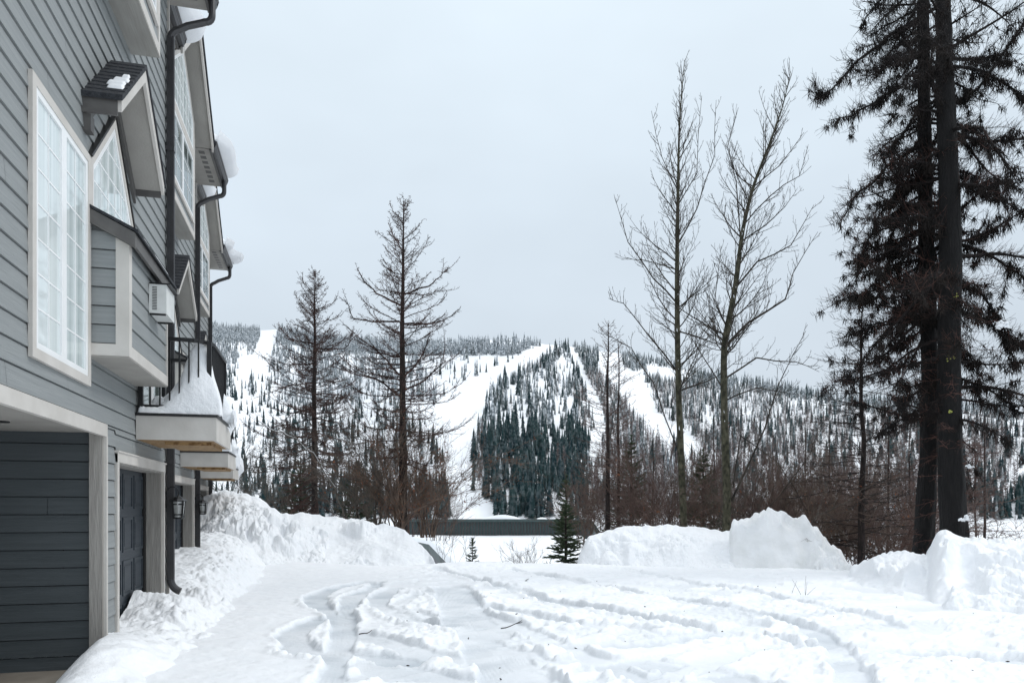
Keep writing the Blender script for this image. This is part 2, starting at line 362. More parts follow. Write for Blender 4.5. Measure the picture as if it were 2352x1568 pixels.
def ground(X, Y, fine=True):
    global PACK
    a, d = ud(X, Y); u = a*F+1176
    edge = 20.3+.5*np.sin(u*.012)+fbm(X*.5, Y*.5, 3, 3)*.5+np.where(u > 1340, .6, 0)
    z = np.interp(d+(20.3-edge)*sst(14, 20, d), VD, VZ)
    lot = 1-sst(20, 24, d)
    z = z+fbm(X*.35, Y*.35, 3, 11)*.05*lot+fbm(X*.12, Y*.12, 4, 12)*1.2*sst(28, 80, d)
    z = z+(fbm(X*2.2, Y*2.2, 4, 14)*.014)*lot
    if fine:
        near = (d < 21.5) & (d > 5)
        idx = np.nonzero(near)
        x, y = X[idx], Y[idx]; zz = z[idx]
        wob = fbm(x*1.3, y*1.3, 3, 40)*.10+fbm(x*6, y*6, 3, 41)*.05
        cut = np.zeros(x.shape); rim = np.zeros(x.shape); rr = clods(x, y, 7, 50)
        for k, (wd, dp, pts) in enumerate(TRACKS):
            P = smooth_poly([at_z0(*p) for p in pts], 2)
            dist, al = seg_dist(x, y, P)
            e = dist-wd*.62+wob
            ins = 1-sst(-.035, .02, e)
            fade = .65+.5*fbm(x*.9+k*7, y*.9, 2, 60+k)
            cut = np.maximum(cut, ins*dp*fade*(1.15 if k < 4 else .72)*(1+.10*np.sin(dist*150)*(k in (0, 3))*vnoise(x*2, y*2, 133)))
            rim = np.maximum(rim, np.exp(-(np.clip(e-.05, -.2, 9)/.07)**2)*(.25+1.1*rr)*.036*(.6+fbm(x*1.1, y*1.1+k, 2, 80+k)))
        churn = sst(.45, .62, vnoise(x*.55, y*.55, 90)+.25*vnoise(x*2, y*2, 91))*np.clip((ud(x, y)[0]+.23)/.12, 0, 1)
        islands = sst(.485, .525, .5+.5*fbm(x*.8+y*.4, (y-x*.25)*2.0, 4, 95))*.042*np.clip((ud(x, y)[0]+.2)/.08, 0, 1)*(1-sst(15, 19, ud(x, y)[1]))
        soft = 1-np.clip(cut/.04, 0, 1)
        zz = zz-cut+rim*np.clip(1-cut/.03, 0, 1)+islands*soft+churn*soft*(clods(x, y, 8, 97)*.04)+fbm(x*9, y*9, 3, 98)*.008*soft
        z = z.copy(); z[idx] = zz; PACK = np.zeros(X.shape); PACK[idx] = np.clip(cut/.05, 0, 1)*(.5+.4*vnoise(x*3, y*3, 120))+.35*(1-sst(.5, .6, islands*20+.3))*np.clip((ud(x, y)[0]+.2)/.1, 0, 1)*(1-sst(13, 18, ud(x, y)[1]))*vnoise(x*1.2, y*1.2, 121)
    mt = mountain(u, np.maximum(d, D0))
    z = np.where(d > D0, np.where(d < D0+60, z+(mt-z)*sst(D0, D0+60, d), mt), z)
    inside = (X < -2.36) & (Y < 8.9)
    z = np.where(inside, -.32, z)
    return z
rows = list(np.arange(5.2, 14.0, .034))+list(np.arange(14.0, 21.6, .05))+list(np.arange(21.6, 34, .25))+list(np.geomspace(34, 420, 70))+list(np.linspace(426, 1800, 200))+[1900, 2100, 2500, 3500]
D = np.array(rows)[:, None]
U = np.concatenate([np.arange(-760, -40, 14.), np.arange(-40, 2420, 3.6), np.arange(2420, 3500, 14.)])[None, :]
A = (U-1176)/F
X = D*(A*CT+ST); Y = D*(-A*ST+CT)
Z = ground(X, Y)
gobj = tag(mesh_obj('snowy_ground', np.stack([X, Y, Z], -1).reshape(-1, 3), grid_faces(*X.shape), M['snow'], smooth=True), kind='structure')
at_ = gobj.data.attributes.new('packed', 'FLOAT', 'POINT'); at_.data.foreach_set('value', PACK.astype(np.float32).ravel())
# ground round and behind the camera
b = MB()
pts = []
for i in range(60):
    for j in range(60):
        pass
gx = np.linspace(-60, 60, 90)[None, :]; gy = np.linspace(-60, 5.4, 60)[:, None]
GX = gx*CT+gy*ST+0*gx; GY = -gx*ST+gy*CT+0*gx
GZ = fbm(GX*.3, GY*.3, 3, 5)*.04+.02
tag(mesh_obj('snowy_yard', np.stack([GX, GY, GZ], -1).reshape(-1, 3), grid_faces(*GX.shape), M['snow'], smooth=True), kind='structure')

# ---------------------------------------------------------------- snow banks
def bank(name, label, us, crest, front, back, rough=1., cl=6, mat_=None, n=(420, 240), seed=0, z0=-.2, fpow=1., lin=0., jag=1., group='ploughed snow banks round the parking area', lump=.10):
    """crest: [(u, v, depth)], front / back: [(u, depth)] where it meets the ground"""
    u = np.linspace(us[0], us[1], n[0])[None, :]
    cu = [c[0] for c in crest]; dc = np.interp(u, cu, [c[2] for c in crest])
    vc = np.interp(u, cu, [c[1] for c in crest])
    k = 9; ker = np.ones(k)/k
    vc = np.convolve(np.pad(vc[0], k//2, mode='edge'), ker, 'valid')[None, :]
    zc = H+(1163-vc)/F*dc; jg = rough*jag*(fbm(u*.04, u*0, 4, seed+20)*.07+clods(u*.03, u*0+.5, 1, seed+21)*.06)
    df = np.interp(u, [c[0] for c in front], [c[1] for c in front]); db = np.interp(u, [c[0] for c in back], [c[1] for c in back])
    t = np.linspace(-1, 1, n[1])[:, None]
    d = np.where(t < 0, dc+(dc-df)*t, dc+(db-dc)*t)
    a = (u-1176)/F+0*t; X = d*(a*CT+ST); Y = d*(-a*ST+CT)
    dw = fbm(X*.8, Y*.8, 3, seed+1)*.25
    tt = np.clip(np.abs(t)+dw*np.abs(t)*(1-np.abs(t))*2, 0, 1)
    prof = (1-sst(0, 1, tt))**fpow
    prof = prof*(1-lin)+lin*np.where(t < 0, (1-tt)**.9, prof)
    band = sst(.42, .58, vnoise(u*.0075+seed*.37, tt*1.7+seed, seed+40)+.25*vnoise(u*.03, tt*4, seed+41)-.06)
    zz = z0+(zc-z0)*prof+jg*prof**7
    X0, Y0_ = X, Y; X = X+fbm(X*2.1, Y*2.1, 3, seed+30)*.16*rough*sst(0, .3, np.abs(t))*sst(0, .3, 1-np.abs(t))*band; Y = Y+fbm(X0*2.1+9, Y*2.1, 3, seed+31)*.16*rough*sst(0, .3, np.abs(t))*sst(0, .3, 1-np.abs(t))*band
    mask = np.clip(prof*(1-prof)*4, 0, 1)*(t < .15)+.10
    zz = zz+rough*mask*(band*(clods(X, Y, cl*.30, seed+2)*.34*sst(.25, .7, vnoise(X*.8, Y*.8, seed+9))+clods(X, Y, cl*.8, seed+3)*.15*sst(.35, .7, vnoise(X*1.1, Y*1.1, seed+8)))+band*clods(X, Y, cl*2.2, seed+5)*.04+fbm(X*1.5, Y*1.5, 4, seed+4)*lump+fbm(X*6, Y*6, 3, seed+6)*.012-.05)
    edge = np.minimum(sst(0, .03, (u-us[0])/(us[1]-us[0])), sst(0, .03, (us[1]-u)/(us[1]-us[0])))
    zz = z0-.1+(zz-z0+.1)*edge
    c = np.array([X.mean(), Y.mean(), 0.])
    V = np.stack([X, Y, zz], -1).reshape(-1, 3)-c
    o = mesh_obj(name, V, grid_faces(*X.shape), mat_ or M['snow_bank'], smooth=True)
    o.location = c
    return tag(o, label, 'snow bank', group)
bank('snow_bank', 'tall rough snow bank rising beside the far end of the town houses', (380, 1012),
     [(380,1150,25),(470,1133,24.6),(520,1130,24.2),(565,1136,24),(600,1150,23.8),(650,1183,23.6),(700,1178,23.6),(740,1186,23.6),(800,1200,23.4),(880,1204,23.2),(920,1218,22.8),(955,1238,22.2),(985,1275,21.6),(1012,1310,21)],
     [(380,18.5),(520,19.4),(700,20.0),(900,20.4),(985,20.4),(1012,20.4)], [(380,30),(700,27),(900,26),(1012,22.5)], rough=1.15, seed=100, n=(560,260), lin=.85)
bank('snow_bank', 'long smooth rounded snow bank in front of the two tall bare poplars', (1318, 1760),
     [(1318,1300,20.6),(1336,1262,20.6),(1352,1236,20.7),(1385,1222,20.9),(1440,1211,21),(1490,1207,21),(1560,1210,21),(1620,1214,20.9),(1680,1222,20.8),(1760,1240,20.8)],
     [(1318,19.9),(1400,19.2),(1500,18.3),(1600,17.8),(1760,17.8)], [(1318,21.6),(1400,23),(1760,23)], rough=.75, seed=140, n=(460,240), fpow=.9, lin=.3)
bank('snow_block', 'cut grey-streaked block of packed snow with a jagged crumbled top', (1672, 1962),
     [(1672,1235,19.6),(1684,1200,19.5),(1700,1192,19.5),(1725,1190,19.5),(1745,1182,19.5),(1765,1172,19.5),(1785,1182,19.5),(1808,1196,19.5),(1830,1190,19.5),(1850,1196,19.5),(1862,1215,19.4),(1880,1228,19.3),(1910,1258,19.2),(1945,1292,19),(1962,1320,18.8)],
     [(1672,18.9),(1700,18.7),(1860,18.5),(1890,18.0),(1962,18.0)], [(1672,21),(1860,21.5),(1962,20.5)], rough=1.25, seed=180, n=(420,260), fpow=.55, jag=1.7, cl=6, mat_=M['snow_block'])
bank('snow_bank', 'broad crumbling snow bank under the big dark lichen-hung trees', (1930, 2900),
     [(1930,1330,16.5),(1965,1302,16.6),(2000,1296,16.4),(2040,1283,16.2),(2075,1270,16),(2105,1275,16),(2132,1284,15.8),(2140,1250,15.4),(2152,1232,15.2),(2175,1229,15),(2215,1245,14.9),(2260,1251,14.8),(2352,1252,14.6),(2900,1245,14)],
     [(1930,15.6),(1970,12.6),(2060,11.4),(2200,10.6),(2352,10),(2900,9)], [(1930,18),(2352,17.5),(2900,17)], rough=1.15, seed=220, n=(700,330), cl=5, lin=.6)

def wall_berm():
    y = np.arange(5.6, 22.5, .035)[:, None]; s = np.linspace(0, 1, 130)[None, :]
    yk = [5.6, 6.4, 7.0, 7.7, 8.4, 8.9, 9.4, 10.2, 10.7, 11.0, 11.6, 12.1, 12.8, 14, 16, 18, 20, 22.5]
    zk = [-.1, .06, .16, .30, .33, .26, .20, .14, .30, .42, .24, .16, .27, .42, .55, .64, .75, .85]
    xl = np.interp(y, [5.6, 8.2, 8.9, 9.3, 10.4, 10.9, 11.8, 12.1, 12.3, 13, 19, 22.5], [-2.5, -2.62, -2.42, -2.5, -2.5, -2.5, -2.5, -2.34, -3.1, -3.1, -3.8, -4.2])
    xc = np.interp(y, [5.6, 8.2, 8.9, 9.3, 12.1, 13, 15, 18, 22.5], [-1.9, -2.12, -2.2, -2.3, -2.25, -2.35, -2.4, -2.6, -3.0])
    xr = np.interp(y, [5.6, 7, 9, 11, 12.5, 14, 16, 19, 22.5], [-1.2, -1.05, -1.0, -1.15, -1.15, -1.0, -1.1, -1.1, -1.3])
    xr = xr+fbm(y*.9, y*0, 3, 300)*.25
    zc = np.interp(y, yk, zk)
    X = np.where(s < .3, xl+(xc-xl)*s/.3, xc+(xr-xc)*(s-.3)/.7); Y = y+0*s
    side = np.where(y < 8.9, 1., 0.)*np.where(y > 5, 1, 0)
    t = np.where(s < .3, (1-s/.3)*side, (s-.3)/.7)
    prof = (1-sst(0, 1, t))**.85
    z = -.12+(zc+.12)*prof
    m = np.clip(prof*(1-prof)*3.5, 0, 1)*(s > .3)+.55*np.clip(prof, 0, 1)
    cl = sst(8.2, 9.8, Y)
    z = z+m*(clods(X, Y, 2.2, 310)*.11*(.35+.65*cl)+clods(X, Y, 5, 311)*.07*cl*sst(.25,.6,vnoise(X*1.5,Y*1.5,314))+clods(X, Y, 11, 315)*.035*cl+fbm(X*1.6, Y*1.6, 4, 312)*.09+fbm(X*9, Y*9, 3, 313)*.014-.03)
    c = np.array([-2., 9., 0]); V = np.stack([X, Y, z], -1).reshape(-1, 3)-c
    o = mesh_obj('snow_berm', V, grid_faces(*X.shape), M['snow_bank'], smooth=True); o.location = c
    tag(o, 'low lumpy snow berm shed along the foot of the town house walls', 'snow bank')
wall_berm()

# ---------------------------------------------------------------- town houses
O = (0, 8.85, 0)
Y0, Y1 = 5.5, 12.2
ZB = -.15; EAVE = 9.5; EXPO = .19
def lap(mb, spans, z0, z1, p, axis='y', inv=1, clip=None):
    """lap boards; spans(zmid)->[(a,b)], plane offset p along the normal"""
    z = z0
    k = 0
    while z < z1-1e-4:
        zt = min(z+EXPO, z1)
        zo = z; z = z+.010
        cuts = []
        for a0, a1 in spans((z+zt)/2):
            j = a0+((k*1.37+.8) % 3.66)
            while j < a1-.4:
                if j > a0+.4: cuts.append((a0, j-.0025)); a0 = j+.0025
                j += 3.66
            cuts.append((a0, a1))
        for a0, a1 in cuts:
            lo, hi = p+.019*inv, p+.003*inv; pb = p-.03*inv
            if axis == 'y':
                q = [(lo,a0,z),(lo,a1,z),(hi,a1,zt),(hi,a0,zt)]; r = [(pb,a0,z),(pb,a1,z),(lo,a1,z),(lo,a0,z)]; r2 = [(hi,a0,zt),(hi,a1,zt),(pb,a1,zt),(pb,a0,zt)]
            else:
                q = [(a0,lo,z),(a1,lo,z),(a1,hi,zt),(a0,hi,zt)]; r = [(a0,pb,z),(a1,pb,z),(a1,lo,z),(a0,lo,z)]; r2 = [(a0,hi,zt),(a1,hi,zt),(a1,pb,zt),(a0,pb,zt)]
            mb.quad(*q); mb.quad(*r); mb.quad(*r2)
        z = zt; k += 1
def window_rect(parent, y0, y1, z0, z1, p, cols, muntins=(2,6), pane='pane', trim=True, name='window'):
    """casement pair: trim board, vinyl frame, panes with muntin bars"""
    t = MB(); tw = .085
    if trim:
        t.box(p, p+.035, y0, y1, z0, z0+tw); t.box(p, p+.035, y0, y1, z1-tw, z1)
        t.box(p, p+.035, y0, y0+tw, z0+tw, z1-tw); t.box(p, p+.035, y1-tw, y1, z0+tw, z1-tw)
    w = t.build(name, M['trim'], parent, off=O)
    a0, a1, b0, b1 = y0+tw, y1-tw, z0+tw, z1-tw
    f = MB(); fw = .055
    f.box(p, p+.028, a0, a1, b0, b0+fw); f.box(p, p+.028, a0, a1, b1-fw, b1)
    n = cols; W = (a1-a0)/n
    for i in range(n+1):
        yc = a0+i*W; h = fw if 0 < i < n else fw/1
        lo, hi = (yc, yc+fw) if i == 0 else ((yc-fw, yc) if i == n else (yc-.065, yc+.065))
        f.box(p, p+.028, lo, hi, b0+fw, b1-fw)
    f.build('frame', M['vinyl'], w, off=O)
    for i in range(n):
        g = MB(); c0 = a0+i*W+(.055 if i == 0 else .065); c1 = a0+(i+1)*W-(.055 if i == n-1 else .065)
        g.box(p+.004, p+.010, c0, c1, b0+fw, b1-fw)
        g.build('pane', M[pane], w, off=O)
        mu = MB()
        for k in range(1, muntins[0]):
            yy = c0+(c1-c0)*k/muntins[0]; mu.box(p+.0105, p+.016, yy-.008, yy+.008, b0+fw, b1-fw)
        for k in range(1, muntins[1]):
            zz = b0+fw+(b1-b0-2*fw)*k/muntins[1]; mu.box(p+.0105, p+.0155, c0, c1, zz-.008, zz+.008)
        if mu.v: mu.build('muntins', M['vinyl'], w, off=O)
    return w
def shrink(poly, d):
    """inset a convex polygon (counter-clockwise in y,z)"""
    n = len(poly); out = []
    lines = []
    for i in range(n):
        (x0, y0), (x1, y1) = poly[i], poly[(i+1) % n]
        l = math.hypot(x1-x0, y1-y0); nx, ny = -(y1-y0)/l, (x1-x0)/l
        lines.append((x0+nx*d, y0+ny*d, x1-x0, y1-y0))
    for i in range(n):
        ax, ay, adx, ady = lines[i-1]; bx, by, bdx, bdy = lines[i]
        det = adx*bdy-ady*bdx
        t = ((bx-ax)*bdy-(by-ay)*bdx)/det
        out.append((ax+adx*t, ay+ady*t))
    return out
def ring(mb, poly, d, p0, p1):
    inn = shrink(poly, d); n = len(poly)
    for i in range(n):
        j = (i+1) % n
        mb.prism([poly[i], poly[j], inn[j], inn[i]], p0, p1)
    return inn
def bars_in(mb, poly, step, p0, p1, w=.008):
    ys = [q[0] for q in poly]; zs = [q[1] for q in poly]; n = len(poly)
    def cut(val, ax):
        r = []
        for i in range(n):
            a, b_ = poly[i], poly[(i+1) % n]
            if (a[ax]-val)*(b_[ax]-val) < 0:
                t = (val-a[ax])/(b_[ax]-a[ax]); r.append(a[1-ax]+t*(b_[1-ax]-a[1-ax]))
        return sorted(r)
    yy = min(ys)+step
    while yy < max(ys)-.02:
        r = cut(yy, 0)
        if len(r) == 2: mb.box(p0, p1, yy-w, yy+w, r[0], r[1])
        yy += step
    zz = min(zs)+step
    while zz < max(zs)-.02:
        r = cut(zz, 1)
        if len(r) == 2: mb.box(p0, p1-.0008, r[0], r[1], zz-w, zz+w)
        zz += step
def gable_slabs(yc, half, zr, ze, p0, p1, th):
    """two roof slab polygons (y,z) hung under a ridge"""
    Lp = [(yc-half, ze), (yc, zr), (yc, zr-th*1.35), (yc-half, ze-th*1.35)]
    Rp = [(yc, zr), (yc+half, ze), (yc+half, ze-th*1.35), (yc, zr-th*1.35)]
    return Lp, Rp

def make_house():
    h = empty('town_house', (-2.32, 8.85, 0), 'nearest of the three stepped grey town houses, its carport opening in view', 'town house', 'row of stepped grey town houses')
    # siding of the street front
    s = MB()
    lap(s, lambda z: [(Y0, Y1-.02)], 2.545, EAVE+.1, 0)
    lap(s, lambda z: [(8.915, 9.285), (11.895, 12.1)], ZB, 2.545, 0)
    lap(s, lambda z: [(9.285, 11.895)], 2.28, 2.545, .0005)
    s.box(-.4, -.03, Y0, 8.86, 2.56, EAVE); s.box(-.4, -.03, 8.861, Y1-.04, 2.561, EAVE)
    s.build('siding', M['siding'], h, off=O)
    # shell of the building
    c = MB(); c.box(-8.5, -.41, 8.9+.02, Y1, ZB-.3, EAVE+.3); c.box(-8.5, -2.7, Y0-.0, 8.92, ZB-.3, EAVE+.3); c.box(-2.7, -.41, Y0, 8.92, 2.5, EAVE+.3)
    c.box(-.4, -.12, 8.93, 9.3, ZB, 2.56); c.box(-.4, -.12, 11.88, Y1, ZB, 2.56); c.box(-.4,-.25,9.3,11.88,2.2,2.56)
    c.build('wall', M['siding_dark'], h, off=O)
    # carport: lined with charcoal siding
    k = MB()
    lap(k, lambda z: [(-2.69, -.13)], ZB, 2.45, 8.88, axis='x', inv=-1)
    lap(k, lambda z: [(5.7, 8.87)], ZB, 2.45, -2.68)
    k.build('carport_wall', M['siding_dark'], h, off=O)
    k = MB(); k.box(-2.69, -.02, 5.5, 8.88, 2.45, 2.49); cl = k.build('carport_ceiling', M['soffit'], h, off=O)
    k = MB(); k.tube([(-.62, 7.9, 2.452), (-.62, 7.9, 2.440)], .075, 18); k.build('downlight', M['black'], cl, off=O)
    k = MB(); k.box(-2.69, .02, 5.0, 8.88, ZB-.2, ZB+.05); k.build('carport_slab', M['concrete'], h, off=O)
    # opening trim
    t = MB()
    t.box(-.02, .032, 5.5, 8.91, 2.41, 2.545); t.box(.0, .034, 8.86, 8.912, ZB, 2.41)
    t.build('carport_trim', M['trim'], h, off=O)
    t = MB(); t.box(-.13, -.001, 8.83, 8.879, ZB, 2.45); t.build('carport_post', M['trim_rough'], h, off=O)
    # garage door in a deep reveal
    t = MB()
    t.box(.0, .036, 9.29, 9.375, ZB, 2.26); t.box(.0, .036, 11.83, 11.89, ZB, 2.16); t.box(.0, .040, 9.29, 11.90, 2.16, 2.275)
    t.box(.0, .055, 9.27, 11.92, 2.275, 2.292)
    t.build('garage_trim', M['trim'], h, off=O)
    t = MB(); t.box(-.22, -.001, 11.80, 11.86, ZB, 2.2); t.box(-.22, -.001, 9.32, 9.37, ZB, 2.2); t.box(-.22, -.001, 9.37, 11.8, 2.14, 2.2)
    t.build('garage_jamb', M['trim_rough'], h, off=O)
    g = MB(); g.box(-.29, -.235, 9.37, 11.80, ZB, 2.14)
    for r in range(4):
        zb = ZB+.06+r*.57
        for cidx in range(4):
            yb = 9.45+cidx*.585
            ring(g, [(yb, zb), (yb+.50, zb), (yb+.50, zb+.46), (yb, zb+.46)], .035, -.235, -.222)
            g.box(-.235, -.226, yb+.075, yb+.425, zb+.075, zb+.385)
        if r: g.box(-.235, -.2325, 9.37, 11.8, zb-.062, zb-.054)
    gd = g.build('garage_door', M['door'], h, off=O)
    for a0, a1 in ((11.70, 11.80), (9.372, 9.43)):
        g = MB(); g.box(-.231, -.2, a0, a1, ZB, 2.14); g.build('weather_strip', M['rubber'], gd, off=O)
    # tall casement pair
    window_rect(h, 6.72, 8.265, 2.86, 5.17, .012, 2, (2, 7))
    # gabled window beside it
    poly = [(8.27, 4.55), (10.46, 4.55), (9.16, 6.02), (8.27, 5.08)]
    poly = [(8.272, 4.6), (10.42, 4.6), (9.17, 6.02), (8.272, 5.16)]
    t = MB(); inn = ring(t, poly, .075, .012, .045); gw = t.build('gable_window', M['trim'], h, off=O)
    t = MB(); inn2 = ring(t, inn, .06, .012, .036); t.build('frame', M['vinyl'], gw, off=O)
    t = MB(); t.prism(inn2, .016, .022); t.build('pane', M['pane'], gw, off=O)
    t = MB(); bars_in(t, inn2, .27, .0225, .028); t.build('muntins', M['vinyl'], gw, off=O)
    t = MB(); t.prism([(8.26, 5.17), (9.17, 6.04), (9.17, 6.075), (8.235, 5.185)], .0, .065); t.prism([(9.17, 6.04), (10.42, 4.62), (10.45, 4.63), (9.17, 6.075)], .0, .06)
    t.build('flashing', M['black'], gw, off=O)
    # bracketed gable canopy over it
    zr, ze, hf, pj = 6.64, 5.74, 1.03, .36; yc = 9.12
    Lp, Rp = gable_slabs(yc, hf, zr, ze, 0, pj, .045)
    cn = empty('canopy', (0, 0, 0)); cn.parent = h
    t = MB()
    for sgn in (-1, 1):     # shingle courses stepping down each slope
        nC = 10
        for i in range(nC):
            f0, f1 = i/nC, (i+1)/nC+.02
            ya, za = yc+sgn*hf*f0, zr-(zr-ze)*f0; yb, zb2 = yc+sgn*hf*min(f1, 1.03), zr-(zr-ze)*min(f1, 1.03)
            pl = [(ya, za), (yb, zb2+.014), (yb, zb2-.045), (ya, za-.05)]
            if sgn < 0: pl = pl[::-1]
            t.prism(pl, 0, pj+.02)
    t.build('shingles', M['shingle'], cn, off=O)
    t = MB()
    dz = .13
    for sgn in (-1, 1):
        pl = [(yc, zr-.035), (yc+sgn*hf*.985, ze-.02), (yc+sgn*hf*.985, ze-.02-dz*1.1), (yc, zr-.035-dz*1.25)]
        t.prism(pl if sgn > 0 else pl[::-1], pj-.03, pj+.005)
    t.build('rake_board', M['trim'], cn, off=O)
    t = MB()
    t.box(0, pj-.031, yc-hf+.005, yc-hf+.03, ze-.2, ze-.03); t.box(0, pj-.031, yc+hf-.03, yc+hf-.005, ze-.2, ze-.03)
    for sgn in (-1, 1):
        pl = [(yc, zr-.20), (yc+sgn*hf*.96, ze-.16), (yc+sgn*hf*.96, ze-.31), (yc, zr-.36)]
        t.prism(pl if sgn > 0 else pl[::-1], .0, .045)
    t.box(0, .08, yc-hf+.04, yc-hf+.16, ze-.36, ze-.2)
    t.build('fascia', M['darktrim'], cn, off=O)
    t = MB()
    for sgn in (-1, 1):
        pl = [(yc, zr-.14), (yc+sgn*hf*.965, ze-.10), (yc+sgn*hf*.965, ze-.125), (yc, zr-.165)]
        t.prism(pl if sgn > 0 else pl[::-1], .001, pj-.032)
    t.build('soffit', M['soffit'], cn, off=O)
    # box bay with a shed roof
    bp = .37; by0, by1, bz0, bz1 = 8.28, 10.18, 3.18, 4.42
    t = MB(); lap(t, lambda z: [(by0+.10, by1-.03)], bz0+.12, bz1, bp); lap(t, lambda z: [(.03, bp-.10)], bz0+.12, bz1+.02, by0+.012, axis='x', inv=-1)
    t.prismy([(0, bz0+.005), (bp-.03, bz0+.005), (bp-.03, bz1), (0, bz1+.24)], by0+.044, by1-.014)
    bay = t.build('bay', M['siding'], h, off=O)
    t = MB(); t.box(bp-.10, bp+.026, by0-.012, by0+.10, bz0+.12, bz1+.0); t.box(0, .03, by0-.012, by0+.012, bz0+.12, 4.62); t.box(0, bp+.026, by0-.014, by1+.014, bz0, bz0+.12)
    t.box(bp, bp+.025, by1-.03, by1+.014, bz0+.12, bz1); t.build('corner_board', M['trim'], bay, off=O)
    t = MB(); t.box(0, bp+.02, by0-.008, by1+.008, bz0-.015, bz0-.001); t.build('soffit', M['soffit'], bay, off=O)
    rf = MB(); rf.prismy([(0, 4.70), (bp+.12, 4.46), (bp+.12, 4.43), (0, 4.67)], by0-.07, by1+.07)
    br = rf.build('bay_roof', M['shingle'], h, off=O)
    t = MB(); t.prismy([(.0, 4.665), (bp+.09, 4.432), (bp+.09, 4.28), (0, 4.52)], by0-.055, by0-.017); t.box(bp+.06, bp+.09, by0-.017, by1+.05, 4.30, 4.43)
    t.build('fascia', M['darktrim'], br, off=O)
    # upper box bay under the big gable
    up = .31; uy0, uy1, uz = 7.1, 10.03, 7.26
    gyc, ghf, gzr, gze, gpj = 8.57, 1.80, 11.02, 9.50, .66
    t = MB()
    def sp(z):
        if z < gze: return [(uy0+.0, uy1-.06)]
        hw = (gzr-.2-z)/(gzr-gze)*ghf
        return [(max(gyc-hw, uy0), min(gyc+hw, uy1-.06))] if hw > .05 else []
    lap(t, sp, uz+.13, gzr-.3, up)
    t.prism([(uy0, uz+.01), (uy1, uz+.01), (uy1, gze-.1), (gyc, gzr-.25), (uy0, gze-.1)], -.02, up-.03)
    ub = t.build('upper_bay', M['siding'], h, off=O)
    t = MB(); t.box(.0, up+.026, uy0-.01, uy1+.012, uz, uz+.13); t.box(up, up+.026, uy1-.07, uy1+.012, uz+.13, gze-.12); t.box(.0, up, uy1, uy1+.012, uz+.13, gze-.12)
    t.build('corner_board', M['trim'], ub, off=O)
    t = MB(); t.box(.002, up+.018, uy0, uy1+.006, uz-.014, uz-.001); t.build('soffit', M['soffit_grain'], ub, off=O)
    # its window: sliders below, gabled lights above
    window_rect(h, 7.38, 9.84, 7.52, 8.92, up+.014, 2, (2, 3), pane='pane_dark', name='slider_window')
    poly = [(7.38, 8.925), (9.84, 8.925), (9.84, 9.62), (8.62, 10.5), (7.38, 9.62)]
    t = MB(); inn = ring(t, poly, .075, up+.012, up+.05); gw = t.build('gable_window', M['trim'], h, off=O)
    t = MB(); inn2 = ring(t, inn, .06, up+.012, up+.04); t.build('frame', M['vinyl'], gw, off=O)
    t = MB(); t.prism(inn2, up+.016, up+.024); t.build('pane', M['pane'], gw, off=O)
    t = MB(); bars_in(t, inn2, .3, up+.0245, up+.03); t.build('muntins', M['vinyl'], gw, off=O)
    # big gable roof
    gr = empty('gable_roof', (0, 0, 0)); gr.parent = h
    t = MB()
    for sgn in (-1, 1):
        pl = [(gyc, gzr), (gyc+sgn*ghf, gze), (gyc+sgn*ghf, gze-.05), (gyc, gzr-.06)]
        t.prism(pl if sgn > 0 else pl[::-1], -3.2, gpj+.03)
    t.build('shingles', M['shingle'], gr, off=O)
    t = MB()
    for sgn in (-1, 1):
        pl = [(gyc, gzr-.06), (gyc+sgn*ghf, gze-.05), (gyc+sgn*ghf, gze-.21), (gyc, gzr-.24)]
        t.prism(pl if sgn > 0 else pl[::-1], gpj-.035, gpj)
    t.build('rake_board', M['trim'], gr, off=O)
    t = MB()
    for sgn in (-1, 1):
        pl = [(gyc, gzr-.12), (gyc+sgn*ghf*.99, gze-.11), (gyc+sgn*ghf*.99, gze-.14), (gyc, gzr-.15)]
        t.prism(pl if sgn > 0 else pl[::-1], up-.02, gpj-.036)
    t.build('soffit', M['soffit'], gr, off=O)
    # main roof and its boxed eave
    t = MB()
    for a0, a1, pe in ((Y0-.1, 6.84, .62), (6.84, 10.30, -.5), (10.30, Y1+.1, .62)):
        ze_ = (.62-pe)*.484
        t.prismy([(pe, EAVE+.02+ze_), (pe, EAVE+.07+ze_), (-4.4, EAVE+2.5), (-9.3, EAVE+.0), (-9.3, EAVE-.06), (-4.4, EAVE+2.42)], a0, a1)
    t.build('roof', M['shingle'], h, off=O)
    for a0, a1 in ((Y0-.1, 6.75), (10.39, Y1+.12)):
        es = MB(); es.box(-.01, .56, a0, a1, EAVE-.14, EAVE-.11)
        e = es.build('eave_soffit', M['soffit'], h, off=O)
    for i in range(7):
        v = MB(); yy = 10.5+i*.245; v.box(.33, .45, yy, yy+.14, EAVE-.1425, EAVE-.1395); v.build('vent', M['darktrim'], e, off=O)
    for a0, a1 in ((Y0-.1, 6.76), (10.38, Y1+.14)):
        t = MB(); t.box(.565, .60, a0, a1, EAVE-.16, EAVE+.05); t.build('fascia_board', M['darktrim'], h, off=O)
    for a0, a1 in ((Y0-.1, 6.76), (10.38, Y1+.16)):
        t = MB(); g0 = .602
        t.prismy([(g0, EAVE-.10), (g0+.07, EAVE-.10), (g0+.10, EAVE-.04), (g0+.095, EAVE+.0), (g0+.125, EAVE+.03), (g0+.125, EAVE+.045), (g0+.11, EAVE+.045), (g0+.08, EAVE+.0), (g0+.06, EAVE-.085), (g0, EAVE-.085)], a0, a1)
        t.quad(*[(g0+p, a1, EAVE+z) for p, z in ((0,-.1),(.07,-.1),(.10,-.04),(.125,.045),(0,.045))])
        t.quad(*[(g0+p, a0, EAVE+z) for p, z in ((0,-.1),(0,.045),(.125,.045),(.10,-.04),(.07,-.1))])
